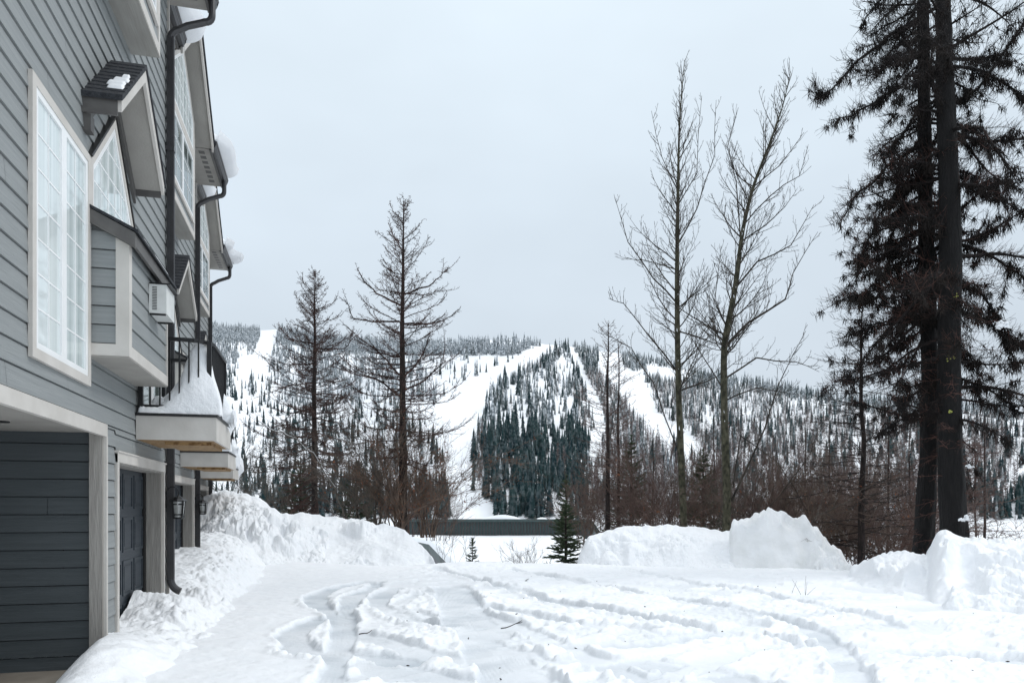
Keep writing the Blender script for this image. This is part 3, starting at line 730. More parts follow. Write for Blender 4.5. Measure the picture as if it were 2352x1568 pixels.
        t.build('gutter', M['gutter'], h, off=O)
    # downspout with swan neck
    yd = Y1-.12
    ds = MB()
    ds.box(.03, .125, yd-.045, yd+.045, .55, 8.72)
    for q in (-.028, 0, .028): ds.box(.125, .130, yd+q-.006, yd+q+.006, .55, 8.72)
    for q in (.052, .078, .104): ds.box(.03+q-.027, .03+q-.015, yd-.0505, yd-.045, .55, 8.72)
    neck = []
    for i in range(7): an = i/6*math.pi/2*.82; neck.append((.0775+.16*(1-math.cos(an)), yd, 8.70+.16*math.sin(an)))
    x1, z1 = neck[-1][0], neck[-1][2]
    neck += [(x1+.12, yd+.02, z1+.09), (.52, yd+.03, 9.03)]
    for i in range(6): an = i/5*math.pi/2; neck.append((.56+.10*math.sin(an), yd+.03, 9.05+.12*(1-math.cos(an))))
    neck += [(.66, yd+.03, 9.42)]
    ds.tube(neck, .052, 12)
    low = []
    for i in range(7): an = i/6*math.pi/2*.8; low.append((.0775+.2*(1-math.cos(an)), yd-.0, .56-.2*math.sin(an)))
    ds.tube(low, .055, 12)
    dn = ds.build('downspout', M['gutter'], h, off=O)
    for zz in (7.0, 4.7, 2.3):
        t = MB(); t.box(.0, .136, yd-.056, yd+.054, zz, zz+.07); t.build('strap', M['gutter'], dn, off=O)
    t = MB(); t.box(-.03, .04, Y1-.035, Y1+.02, ZB, EAVE-.16); t.build('corner_board', M['trim'], h, off=O)
    # balcony
    q0, q1, r0, r1 = 0, .97, 10.21, 11.68
    t = MB(); t.box(.02, q1, r0, r0+.035, 2.50, 2.80); t.box(q1-.035, q1+.002, r0+.035, r1, 2.497, 2.80); t.box(.02, q1, r1, r1+.035, 2.50, 2.80)
    bc = t.build('balcony', M['trim'], h, off=O)
    t = MB(); t.box(.02, q1-.036, r0+.036, r1-.002, 2.50, 2.525); t.box(.3, q1-.1, r0+.30, r1-.1, 2.46, 2.499); t.build('underside', M['osb'], bc, off=O)
    t = MB(); t.box(-.0, q1+.02, r0-.02, r1+.05, 2.80, 2.835); t.build('deck', M['black'], bc, off=O)
    t = MB()
    zt = 3.80; yn = r0+.07; xo = q1-.08; yf = r1-.03
    path = [(.03, yn, zt), (.55, yn, zt)]
    for i in range(1, 8):
        an = i/7*math.pi/2; path.append((.62+(xo-.62)*math.sin(an), yn+.28*(1-math.cos(an)), zt-.01*i/7))
    path += [(xo, yf, zt-.02), (.03, yf, zt-.02)]
    for p_, q_ in zip(path[:-1], path[1:]): t.beam(p_, q_, .055, .045)
    t.beam((.03, yn, 2.93), (xo, yn, 2.93), .03, .04); t.beam((xo, yn, 2.93), (xo, yf, 2.93), .03, .04); t.beam((.03, yf, 2.93), (xo, yf, 2.93), .03, .04)
    for xx, yy in ((.06, yn), (xo-.02, yn+.05), (xo, yf), (.06, yf)): t.box(xx-.028, xx+.028, yy-.028, yy+.028, 2.83, 3.80)
    xx = .17
    while xx < xo-.12: t.box(xx-.009, xx+.009, yn-.009, yn+.009, 2.93, 3.79); t.box(xx-.009, xx+.009, yf-.009, yf+.009, 2.93, 3.77); xx += .115
    yy = yn+.2
    while yy < yf: t.box(xo-.009, xo+.009, yy-.009, yy+.009, 2.93, 3.78); yy += .10
    t.build('railing', M['black'], bc, off=O)
    # balcony door
    w = window_rect(h, 10.35, 11.75, 2.84, 4.95, .012, 2, (1, 1), pane='pane_dark', name='balcony_door')
    return h
house1 = make_house()
LABELS = ['', 'middle of the three stepped grey town houses, set back behind the first', 'farthest of the three stepped grey town houses, beside the tall snow bank']
for i in (1, 2):
    c = copy_tree(house1); c.location = (-2.32-.65*i, 8.85+6.7*i, 0); c['label'] = LABELS[i]

def blob(name, label, cat, fn, n=(80, 80), mat_=None, loc=(0,0,0), group=None):
    """closed lump of snow: fn(s,t) -> top xyz and bottom z"""
    s = np.linspace(0, 1, n[0])[:, None]+np.zeros((1, n[1])); t = np.linspace(0, 1, n[1])[None, :]+np.zeros((n[0], 1))
    X, Y, Zt, Zb = fn(s, t)
    rim = np.minimum(np.minimum(s, 1-s), np.minimum(t, 1-t)); e = np.sqrt(np.clip(rim/.13, 0, 1))
    Zt = Zb+(Zt-Zb)*e
    a = np.stack([X, Y, Zt], -1).reshape(-1, 3); b_ = np.stack([X, Y, Zb-.001+0*X], -1).reshape(-1, 3)
    f = grid_faces(*n); f2 = f[:, ::-1]+len(a)
    o = mesh_obj(name, np.concatenate([a, b_]), np.concatenate([f, f2]), mat_ or M['snow_soft'], smooth=True)
    o.location = loc; return tag(o, label, cat, group)
def roof_snow(i):
    px, py = -2.32-.65*i, 6.7*i
    for seg, (a0, a1) in enumerate(((Y0, 6.9), (10.35, Y1+.05))):
        def fn(s, t):
            Yy = a0+(a1-a0)*s; P = -3+(3.0+.80)*t
            lump = fbm(Yy*1.1+i*9, P*1.1+seg*4, 3, 400+i)*.14
            over = sst(.8, 1, t)
            P = P+over*(.26*vnoise(Yy*1.5+i*3, Yy*0, 410+i)+.04)*sst(0, .3, s)
            base = EAVE+.08-.484*(P-.62)
            zt = base+.40+lump*1.2+.10*np.sin(t*3)-over*.08
            q = np.clip((P-.66)/(P.max(axis=1, keepdims=True)-.66), 0, 1)
            zb = np.where(P > .66, EAVE+.05+.26*(1-np.sqrt(1-q*q)), base)
            return P, Yy, zt, zb
        lab = [['snow slab on the eave of the nearest town house, before its gable', 'snow slab on the eave of the nearest town house, past its gable'],
               ['snow slab on the eave of the middle town house, before its gable', 'thick snow slab overhanging the gutter of the middle town house, past its gable'],
               ['snow slab on the eave of the farthest town house, before its gable', 'snow slab overhanging the gutter of the farthest town house, past its gable']][i][seg]
        blob('roof_snow', lab, 'roof snow', fn, loc=(px, py, 0), group='snow slabs lying on the eaves')
def gable_snow(i):
    px, py = -2.32-.65*i, 6.7*i
    def fn(s, t):
        Yy = 8.57+(s-.5)*2*1.84; P = -2.5+(2.5+.62)*t
        base = 11.02-np.abs(Yy-8.57)*(1.52/1.8)
        lump = fbm(Yy*1.3+i*5, P*1.3, 3, 430+i)*.07
        zt = base+.30+lump; zt = np.where(s > .5, base+.18+lump*.6, zt)
        return P, Yy, zt, base+.004
    blob('gable_snow', ['snow lying on the gable roof of the nearest town house', 'snow lying on the gable roof of the middle town house', 'snow lying on the gable roof of the farthest town house'][i], 'roof snow', fn, loc=(px, py, 0), group='snow lying on the gable roofs')
def balcony_snow(i):
    px, py = -2.32-.65*i, 6.7*i
    def fn(s, t):
        P = .04+(.80+.14*(t < .12))*s; Yy = 10.215+1.44*t
        pk = np.exp(-(((P-.78)/.24)**2+((Yy-10.42)/.40)**2))*.64+np.exp(-(((P-.75)/.2)**2+((Yy-11.2)/.35)**2))*.36+np.exp(-(((P-.55)/.28)**2+((Yy-10.55)/.6)**2))*.22
        zt = 2.95+pk*1.12+fbm(P*4+i*5, Yy*4, 4, 450+i)*.13+clods(P+0*Yy, Yy, 5, 455+i)*.05
        ov = sst(.93, 1, s); P = P+ov*.05
        zb = 2.837-ov*0
        return P, Yy, zt, zb
    blob('balcony_snow', ['peaked snow heap filling the nearest balcony', 'snow heap filling the middle balcony', 'snow heap filling the farthest balcony'][i], 'snow heap', fn, n=(110, 110), mat_=M['snow_bank'], loc=(px, py, 0), group='snow heaps on the balconies')
    def fn2(s, t):     # curl of snow spilling over the outer edge
        Yy = 10.95+.85*t; P = .94+.15*s*(.4+.9*vnoise(Yy*4+i, Yy*0, 470))
        zt = 3.10+fbm(Yy*3+i*2, P*3, 3, 460+i)*.25+.10*t+clods(P*1., Yy, 6, 463)*.1-.3*s
        return P, Yy, zt, 2.80-.30*vnoise(Yy*4, Yy*0+i, 465)*sst(.3, .8, t)+.2*s
    blob('snow_curl', ['snow curling over the outer edge of the nearest balcony', 'snow curling over the outer edge of the middle balcony', 'snow curling over the outer edge of the farthest balcony'][i], 'snow heap', fn2, n=(40, 60), mat_=M['snow_bank'], loc=(px, py, 0), group='snow curling over balcony edges')
for i in range(3): roof_snow(i); gable_snow(i); balcony_snow(i)
def fnb(s, t):
    Yy = 8.5+1.75*s; P = .06+.43*t
    return P, Yy, 4.70-.5*P+.05+fbm(Yy*3, P*3, 3, 480)*.03, 4.70-.5*P-.012
blob('bay_snow', 'thin snow layer on the sloping roof of the nearest bay', 'roof snow', fnb, n=(60, 24), loc=(-2.32, 0, 0))
for k, (f, w0, w1) in enumerate(((.88,.20,.35),(.78,.17,.34),(.68,.20,.35),(.58,.26,.33))):
    def fnp(s, t, f=f, w0=w0, w1=w1):
        P = w0+(w1-w0)*s; ff = f-.075*t; Yy = 9.12-1.03*ff
        zz = 6.64-.9*ff+.016+.0*P
        return P, Yy, zz+.03, zz
    blob('snow_patch', ['lowest snow patch on the small shingled canopy', 'second-lowest snow patch on the small shingled canopy', 'third snow patch up the small shingled canopy', 'topmost small snow patch on the shingled canopy'][k], 'snow patch', fnp, n=(14, 10), loc=(-2.32, 0, 0), group='snow patches on the canopy shingles')

# wall lanterns
def lantern():
    r = empty('wall_lantern', (-2.32, 12.02, 1.75))
    m = MB(); m.box(0, .022, -.05, .05, -.12, .12); m.build('back_plate', M['black'], r)
    m = MB(); arc = [(.02, 0, .06)]
    for i in range(11):
        an = math.pi*(1-i/10); arc.append((.115+.085*math.cos(an), 0, .10+.10*math.sin(an)))
    m.tube(arc+[(.2, 0, .05)], .008, 6)
    m.build('arm', M['black'], r)
    m = MB(); cx = .2
    m.tube([(cx,0,.075),(cx,0,.05),(cx,0,.045),(cx,0,.02),(cx,0,-.012)], [.012,.035,.06,.08,.135], 8)
    for a in range(4):
        an = math.pi/4+a*math.pi/2; c1, s1 = math.cos(an), math.sin(an)
        m.beam((cx+c1*.108, s1*.108, -.01), (cx+c1*.082, s1*.082, -.27), .022)
        an2 = an+math.pi/2; c2, s2 = math.cos(an2), math.sin(an2)
        for zz, rr in ((-.065, .100), (-.22, .086), (-.27, .082), (-.012, .108)):
            m.beam((cx+c1*rr, s1*rr, zz), (cx+c2*rr, s2*rr, zz), .019)
        m.beam((cx+(c1+c2)/2*.108, (s1+s2)/2*.108, -.01), (cx+(c1+c2)/2*.082, (s1+s2)/2*.082, -.27), .009)
    m.tube([(cx,0,-.27),(cx,0,-.285)], [.075,.05], 8)
    m.build('cage', M['black'], r)
    m = MB(); m.tube([(cx,0,-.02),(cx,0,-.262)], [.088,.064], 8); m.build('glass', M['glow'], r)
    return r
l1 = lantern(); GL = 'black caged lanterns on the town house walls'
tag(l1, 'black caged wall lantern beside the nearest garage door', 'wall lantern', GL)
for i, t in ((1, 'black caged wall lantern on the middle town house'), (2, 'smallest black caged wall lantern, on the farthest town house')):
    c = copy_tree(l1); c.location = (-2.32-.65*i, 12.02+6.7*i, 1.75); c['label'] = t

# air conditioner
ac = empty('air_conditioner', (-2.32+.37, 9.38, 3.86), 'small white air conditioner jutting from the bay wall', 'air conditioner')
m = MB(); m.box(.016, .20, -.19, .27, 0, .33); m.build('case', M['acbody'], ac)
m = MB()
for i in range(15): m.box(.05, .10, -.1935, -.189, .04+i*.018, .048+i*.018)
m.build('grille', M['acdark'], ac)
m = MB(); m.box(.018, .24, -.20, .28, .335, .345); m.beam((.02, .25, -.01), (.19, .25, -.01), .02); m.beam((.02,-.17,-.01),(.19,-.17,-.01),.02); m.build('bracket', M['black'], ac)

dm = MB(); dm.prism([(0,0)]*0 or [(-.3,0),(.3,0),(.3,.015),(-.3,.015)], -.45, .45)
o = dm.build('door_mat', M['mat'], None); o.location = (-3.15, 6.95, -.098); tag(o, 'dark doormat on the bare concrete of the carport', 'doormat')

# ---------------------------------------------------------------- lodge below the lot
def lodge():
    P0 = at(1150, 1260, 50); P0.z = -4
    r = empty('lodge', P0, 'low building below the lot with a dark green ribbed band and snow covered roof', 'building')
    W = lambda u, v, d: at(u, v, d)-P0
    m = MB(); n = 62; a, b_ = W(925, 1196, 60), W(1356, 1196, 60)
    zt, zb = a.z, W(1000, 1226, 60).z
    dirv = (b_-a); back = Vector((ST, CT, 0))
    def pan(m, p, q, z0, z1, off):
        o_ = -back*off
        m.quad((p.x+o_.x, p.y+o_.y, z0), (q.x+o_.x, q.y+o_.y, z0), (q.x+o_.x, q.y+o_.y, z1), (p.x+o_.x, p.y+o_.y, z1))
    pan(m, a, b_, zb-.4, zt, 0)
    m2 = MB()
    for i in range(n+1):
        c = a+dirv*(i/n); m2.beam((c.x, c.y, zb-.4), (c.x, c.y, zt-.02), .07, .14)
    m2.build('seams', M['gutter'], r)
    e = b_+Vector((CT,-ST,0))*1.2+back*3
    m.quad((b_.x, b_.y, zb-1.5), (e.x, e.y, zb-2.3), (e.x, e.y, zt-1.4), (b_.x, b_.y, zt))
    m.build('ribbed_band', M['greenmetal'], r)
    m = MB(); m.beam((a.x, a.y, zt+.05), (b_.x, b_.y, zt+.05), .5, .22); m.beam((b_.x, b_.y, zt), (b_.x+.9, b_.y-.2, zt-1.3), .14, .3)
    m.build('cap_flashing', M['greenmetal'], r)
    c0, c1 = W(925, 1236, 59.9), W(1344, 1237, 59.9); f0, f1 = W(1052, 1345, 40), W(1300, 1345, 40); k0, k1 = W(962, 1238, 55.5), W(1350, 1240, 56)
    g0 = W(1035, 1300, 43); g1 = W(1316, 1312, 43)
    m = MB(); top = [c0, k0, g0, f0, f1, g1, k1, c1]
    top = [c0, W(985, 1248, 53), g0, f0, f1, g1, W(1336, 1265, 52), c1]
    m.quad(*[(p.x, p.y, p.z-.06) for p in top])
    m.quad(*[(p.x, p.y, p.z-.5) for p in top[::-1]])
    for i in range(len(top)):
        p, q = top[i], top[(i+1) % len(top)]
        m.quad((p.x,p.y,p.z-.06),(q.x,q.y,q.z-.06),(q.x,q.y,q.z-.5),(p.x,p.y,p.z-.5))
    m.build('roof', M['greenmetal'], r)
    # walls under the roof
    m = MB(); cen = sum((p for p in top), Vector())/len(top)
    for i in range(len(top)):
        p, q = top[i], top[(i+1) % len(top)]; p = cen+(p-cen)*.98; q = cen+(q-cen)*.98
        m.quad((p.x,p.y,p.z-.5),(q.x,q.y,q.z-.5),(q.x,q.y,-7),(p.x,p.y,-7))
    m.build('wall', M['door'], r)
    # snow on the roof
    nu, nd = 90, 60
    V = []
    for j in range(nd):
        t = j/(nd-1)
        zs = [(0,c0),(.36,top[1]),(.86,g0),(1,f0)]; ze_ = [(0,c1),(.42,top[6]),(.86,g1),(1,f1)]
        def lp(tb, t):
            for (t0,p),(t1,q) in zip(tb[:-1], tb[1:]):
                if t <= t1+1e-6: return p+(q-p)*((t-t0)/(t1-t0))
        p, q = lp(zs, t), lp(ze_, t)
        for i in range(nu):
            s = i/(nu-1); w_ = p+(q-p)*s
            e_ = min(1, min(s, 1-s)/.03); e_ = math.sqrt(e_)
            V.append((w_.x, w_.y, w_.z-.05+.33*e_+.10*float(fbm(np.array(w_.x*.3), np.array(w_.y*.3), 2, 7))*e_))
    o = mesh_obj('roof_snow_sheet', V, grid_faces(nd, nu), M['snow_soft'], None, smooth=True); o.location = P0
    o.name = 'lodge_roof_snow'; tag(o, 'smooth white snow sheet on the green building roof below the lot', 'roof snow')
    for (u, wd) in ((1153, 1.6), (1246, .5)):
        c = W(u, 1192, 60.2)
        def fn(s, t, wd=wd):
            X_ = (s-.5)*wd*2; Y_ = (t-.5)*.8
            return X_*CT+Y_*ST, -X_*ST+Y_*CT, .05+.30*wd/1.6*np.cos((s-.5)*math.pi), 0*s
        blob('snow_mound', 'larger snow mound on the green roof band' if wd > 1 else 'tiny snow mound on the green roof band', 'snow cap', fn, n=(24, 12), loc=P0+Vector((c.x, c.y, zt+.15)))
lodge()

# ---------------------------------------------------------------- trees: branch geometry
def prisms(P0, P1, R0, R1, k=3):
    P0, P1 = np.asarray(P0, float), np.asarray(P1, float); R0, R1 = np.asarray(R0, float), np.asarray(R1, float)
    t = P1-P0; t /= np.linalg.norm(t, axis=1, keepdims=True)+1e-9
    ref = np.where(np.abs(t[:, 2:3]) > .9, np.array([[1., 0, 0]]), np.array([[0, 0, 1.]]))
    a = np.cross(t, ref); a /= np.linalg.norm(a, axis=1, keepdims=True)+1e-9; b = np.cross(t, a)
    ang = np.arange(k)*2*math.pi/k
    ring_ = np.cos(ang)[None, :, None]*a[:, None, :]+np.sin(ang)[None, :, None]*b[:, None, :]
    V = np.concatenate([P0[:, None]+ring_*R0[:, None, None], P1[:, None]+ring_*R1[:, None, None]], 1)
    base = (np.arange(len(P0))*2*k)[:, None]
    Fs = []
    for m in range(k):
        n = (m+1) % k; Fs.append(np.concatenate([base+m, base+n, base+k+n, base+k+m], 1))
    return V.reshape(-1, 3), np.concatenate(Fs, 0)
class Segs:
    def __init__(s): s.d = []
    def seg(s, p, q, r0, r1): s.d.append((*p, *q, r0, r1))
    def line(s, pts, r0, r1):
        n = len(pts)-1
        for i in range(n): s.seg(pts[i], pts[i+1], r0+(r1-r0)*i/n, r0+(r1-r0)*(i+1)/n)
    def build(s, name, mat_, parent, k=3, smooth=False):
        if not s.d: return None
        A_ = np.array(s.d); V, Fc = prisms(A_[:, :3], A_[:, 3:6], A_[:, 6], A_[:, 7], k)
        return mesh_obj(name, V, Fc, mat_, parent, smooth)
R = random
def rv(s=1): return Vector((R.gauss(0, s), R.gauss(0, s), R.gauss(0, s)))
def trunk_obj(parent, pts, radii, mat_, sides=14, bumpy=.08, name='trunk', flare=True):
    m = MB(); pts2 = []; rr = []
    n = 5
    for (p, q), (a, b_) in zip(zip(pts[:-1], pts[1:]), zip(radii[:-1], radii[1:])):
        for i in range(n): f = i/n; pts2.append(p+(q-p)*f); rr.append(a+(b_-a)*f)
    pts2.append(pts[-1]); rr.append(radii[-1])
    for _ in range(3):
        for i in range(1, len(pts2)-1): pts2[i] = (pts2[i-1]+pts2[i]*2+pts2[i+1])/4
    m.tube(pts2, rr, sides)
    V = np.array(m.v)
    cc = np.repeat(np.array([tuple(p) for p in pts2]), sides, 0)
    an = np.arctan2(V[:, 1]-cc[:, 1], V[:, 0]-cc[:, 0])
    k = 1+bumpy*fbm(np.cos(an)*2.5+V[:, 2]*.3, np.sin(an)*2.5+V[:, 2]*1.5, 3, 77)
    V = cc+(V-cc)*k[:, None]
    return mesh_obj(name, V, m.f, mat_, parent, smooth=True)
def path_at(pts, f):
    n = len(pts)-1; x = min(max(f*n, 0), n-1e-6); i = int(x); return pts[i]+(pts[i+1]-pts[i])*(x-i), (pts[i+1]-pts[i]).normalized()
def grow(start, dirn, length, steps, bend, wig=.08, tip=False):
    """curved branch: bend is a vector added to the direction over its length"""
    p = start.copy(); d_ = dirn.normalized(); out_ = [p.copy()]; sl = length/steps
    for i in range(steps):
        d_ = (d_+(bend*(3.2*(i/steps)**2.2-.10)/steps if tip else bend/steps)+rv(wig)).normalized(); p = p+d_*sl; out_.append(p.copy())
    return out_
def twiggy(S, pts, r, dens, tl, up=.25, sub=2, rt=.006, side=.9, skip=.12):
    """side twigs along a branch; tl = twig length near the middle"""
    Lb = sum((b_-a).length for a, b_ in zip(pts[:-1], pts[1:]))
    n = max(1, int(Lb*dens))
    for i in range(n):
        f = skip+(1-skip)*(i+R.random())/n
        p, t = path_at(pts, f)
        side_ = t.cross(Vector((0,0,1))); side_ = side_.normalized() if side_.length > .05 else Vector((1,0,0))
        d_ = side_*R.choice((-1,1))*side*R.uniform(.5,1)+t*R.uniform(.3,.9)+Vector((0,0,R.gauss(up,.35)))
        ln = tl*R.uniform(.4,1.2)*(1-.55*f)
        tw = grow(p, d_, ln, 3, Vector((0,0,.35 if up > 0 else -.3)), .14)
        S.line(tw, rt*1.3, rt*.5)
        for _ in range(sub):
            q, tt = path_at(tw, R.uniform(.2,.95))
            e = q+(tt*.6+rv(.6)).normalized()*ln*R.uniform(.15,.4); S.seg(q, e, rt*.8, rt*.4)

def larch(name, label, u, d, vb, vt, rad, nb, r0, seed, crown_r, hb=.12, prof=.8, elow=-12, etop=50, tl=.38, dens=9, mt='twig_black', mb_='bark_larch', lean=0, group=None, rt=.008, tipup=.7, sub=2, cat='tree', extra=None, spur=1.):
    R.seed(seed); B = at(u, vb, d); T = at(u, vt, d); Ht = T.z-B.z
    r = empty(name, B, label, cat, group)
    n = 8; pts = [Vector((lean*(i/n)**2+R.gauss(0,.02*(i > 0)), R.gauss(0,.02), Ht*i/n)) for i in range(n+1)]
    radii = [r0*(1-i/n)**.9+.012 for i in range(n+1)]
    trunk_obj(r, pts, radii, M[mb_], 10, .12)
    S = Segs()
    for i in range(nb):
        f = hb+(1-hb)*((i+R.random())/nb)**.92; f = min(f, .985)
        p, _ = path_at(pts, f); tt = (f-hb)/(1-hb)
        Lb = (crown_r*(1-tt)**prof*R.choice((.5,.7,.85,1.,1.1))*R.uniform(.85,1.1)+.18)*(min(1, .55+tt*3) if tt < .15 else 1)
        az = R.uniform(0, 2*math.pi); el = math.radians(elow+(etop-elow)*tt**1.1+R.gauss(0,7))
        dr_ = Vector((math.cos(az)*math.cos(el), math.sin(az)*math.cos(el), math.sin(el)))
        br = grow(p, dr_, Lb, max(4, int(Lb/.3)), Vector((R.gauss(0,.1),R.gauss(0,.1),tipup*R.uniform(.5,1.2))), .075, True)
        rb = min(.030*(r0/.18), .009+.011*Lb)*(1-.4*tt)
        S.line(br, rb, rt*.7)
        twiggy(S, br, rb, dens, tl*(.5+.5*min(1, Lb/1.2)), .0, sub, rt)
        m2 = int(Lb*2.2)
        for _ in range(m2):          # secondary branches
            q, t2 = path_at(br, R.uniform(.2,.85)); sd_ = t2.cross(Vector((0,0,1)))*R.choice((-1,1))
            b2 = grow(q, sd_*.8+t2+Vector((0,0,R.gauss(0,.25))), Lb*R.uniform(.2,.42), 4, Vector((0,0,tipup*.6)), .08)
            S.line(b2, rb*.38, rt*.6); twiggy(S, b2, rb*.4, dens, tl*.6, .05, 1, rt)
    for pxs in (extra or []):
        l0 = [at(a_, b_, d)-B+Vector((ST,CT,0))*R.uniform(-.12,.12)*i for i, (a_, b_) in enumerate(pxs)]; l1_ = []
        for a_, b_ in zip(l0[:-1], l0[1:]): l1_ += [a_, a_+(b_-a_)*.33+rv(.02), a_+(b_-a_)*.66+rv(.02)]
        l1_.append(l0[-1]); S.line(l1_, .042 if Ht > 8 else .02, .007); ln = sum((b_-a_).length for a_, b_ in zip(l1_[:-1], l1_[1:]))
        twiggy(S, l1_, .02, dens*1.1, tl*1.0, .0, sub, rt)
        for _ in range(int(ln*2.2)):
            q, t2 = path_at(l1_, R.uniform(.25,.95)); sd_ = t2.cross(Vector((0,0,1)))*R.choice((-1,1)); b2 = grow(q, sd_*.6+t2+Vector((0,0,R.gauss(0,.25))), R.uniform(.4,1.), 5, Vector((0,0,.5)), .08, True)
            S.line(b2, .012, rt*.6); twiggy(S, b2, .01, dens, tl*.7, .0, 1, rt)
    S.build('crown', M[mt], r)
    return r, pts

larch('larch', 'bare larch with drooping lower boughs, left of the taller larch', 722, 36, 1215, 622, 0, 240, .17, 11, 3.5, hb=.08, prof=.66, elow=-26, tl=.38, dens=13, rt=.0085, tipup=.7, mt='twig_rust', extra=[[(724,879),(663,884),(607,905)],[(724,904),(780,905),(829,953)],[(724,935),(669,950),(632,990)],[(727,836),(663,838),(607,822)],[(724,960),(775,970),(820,1030)],[(724,1000),(680,1020),(640,1075)],[(726,790),(670,780),(640,752)],[(726,800),(790,800),(820,770)]])
larch('larch', 'tallest bare larch at the left, rising from the snow bank', 925, 26.5, 1240, 462, 0, 140, .17, 12, 2.75, hb=.22, prof=.58, elow=-12, tl=.34, dens=14, rt=.0066, tipup=.9, mt='twig_rust', extra=[[(918,861),(891,830),(860,799),(823,775),(795,750)],[(918,910),(860,867),(804,855),(755,836)],[(918,738),(854,738),(811,731),(792,688)],[(924,744),(989,744),(1026,731),(1051,704)],[(921,701),(866,676),(835,645),(820,614)],[(924,676),(983,657),(1014,639),(1029,614)],[(924,873),(964,824),(983,787),(989,762)],[(924,898),(977,873),(1014,836),(1020,799)],[(922,820),(870,812),(830,800)]])
larch('larch', 'slim bare larch directly behind the long rounded snow bank', 1396, 25, 1250, 742, 0, 130, .085, 13, 1.8, hb=.02, prof=.6, elow=-8, etop=40, tl=.30, dens=7, mt='twig_brown', rt=.0055, group=None)
larch('larch', 'thinner bare larch just right of the slim one', 1421, 26.5, 1250, 788, 0, 110, .06, 14, 1.0, hb=.02, prof=.6, elow=-5, etop=45, tl=.25, dens=7, mt='twig_brown', rt=.0055)
larch('larch', 'slender bare larch with level boughs left of the big dark trees', 1978, 21, 1330, 690, 0, 150, .10, 15, 2.4, hb=.05, prof=.5, elow=-3, etop=18, tl=.20, dens=9, rt=.005, tipup=.25)

# poplars ------------------------------------------------------------
def poplar(label, d, trunk_px, radii, limbs, seed, nb, crown=1.7, f0=.33):
    R.seed(seed); B = at(trunk_px[0][0], trunk_px[0][1], d)
    r = empty('poplar', B, label, 'tree', None)
    pts = [at(u, v, d)-B for u, v in trunk_px]
    trunk_obj(r, pts, radii, M['bark_poplar'], 12, .1)
    S = Segs()
    def branch(p, dirn, ln, rb, lvl, bend):
        st = max(4, int(ln/.22)); br = grow(p, dirn, ln, st, bend, .075); S.line(br, rb, .0038)
        if lvl < 2:
            n = int(ln*(5.2 if lvl == 0 else 6.5))
            for i in range(n):
                f = .12+.86*(i+R.random())/n; q, t = path_at(br, f)
                perp = t.cross(rv(1)).normalized()
                l2 = ln*R.uniform(.22,.5)*(1-.5*f)
                if l2 < .08: l2 = .1
                branch(q, t*.75+perp*.75+Vector((0,0,.15)), l2, max(.0045, rb*.5*(1-f*.5)), lvl+1, Vector((0,0,.55)))
        else:
            if R.random() < .6: e = br[-1]; S.seg(e, e+Vector((0,0,.03)), .008, .003)
    Hn = len(pts)
    for i in range(nb):
        f = f0+(1-f0)*((i+R.random())/nb); p, t = path_at(pts, f)
        tt = (f-f0)/(1-f0); az = R.uniform(0, 2*math.pi)
        el = math.radians(R.uniform(5,32)+38*tt)
        ln = (crown*(1-tt)**.7)*R.choice((.45,.7,.9,1.15))*R.uniform(.85,1.1)+.35
        branch(p, Vector((math.cos(az)*math.cos(el), math.sin(az)*math.cos(el), math.sin(el)))+t*.2, ln, .007+.008*ln, 0, Vector((0,0,.75)))
    for pxs, ra in limbs:
        l0 = [at(u, v, d)-B+Vector((ST,CT,0))*R.uniform(-.1,.1)*i for i, (u, v) in enumerate(pxs)]
        l1_ = []
        for a, b_ in zip(l0[:-1], l0[1:]): l1_ += [a, a+(b_-a)*.5+rv(.02)]
        l1_.append(l0[-1]); S.line(l1_, ra, .006)
        ln = sum((b_-a).length for a, b_ in zip(l1_[:-1], l1_[1:])); n = int(ln*5)
        for i in range(n):
            f = .1+.88*(i+R.random())/n; q, t = path_at(l1_, f); perp = t.cross(rv(1)).normalized()
            branch(q, t*.7+perp*.7+Vector((0,0,.2)), R.uniform(.35,1.0)*(1-.5*f), .008, 1, Vector((0,0,.6)))
    S.build('crown', M['twig_dark'], r, 4)
    R.seed(seed+1); sn = MB()
    for _ in range(16):
        f = R.uniform(.05,.6); p, t = path_at(pts, f); an = R.uniform(-.6,.6)
        k = int(f*(Hn-1)); rr = radii[k]
        c = p+Vector((-ST*rr*.8+math.sin(an)*rr*.5, -CT*rr*.8, 0)); s_ = R.uniform(.015,.06)
        sn.tube([c+Vector((0,0,-s_)), c+Vector((R.gauss(0,.01),0,0)), c+Vector((R.gauss(0,.015),0,s_*1.6))], [.004, s_*.35, .003], 6)
    sn.build('bark_snow', M['snow_soft'], r, smooth=True)
    return r
poplar('tall straight bare poplar with a mossy trunk', 23.5,
       [(1572,1240),(1566,1100),(1560,950),(1556,800),(1555,650),(1556,520),(1558,400),(1560,280),(1572,140)],
       [.115,.11,.10,.088,.075,.06,.042,.026,.008],
       [([(1558,700),(1500,640),(1440,560),(1412,440)],.03), ([(1560,860),(1490,770),(1430,700),(1395,690)],.028), ([(1558,560),(1600,480),(1640,360),(1640,240)],.024),
        ([(1556,620),(1480,600),(1440,590)],.02), ([(1557,760),(1640,790),(1690,800)],.026), ([(1560,1040),(1500,880),(1450,800),(1380,760)],.025), ([(1558,440),(1520,360),(1498,250)],.02), ([(1558,470),(1600,400),(1612,220)],.018)], 21, 86, 2.0, .28)
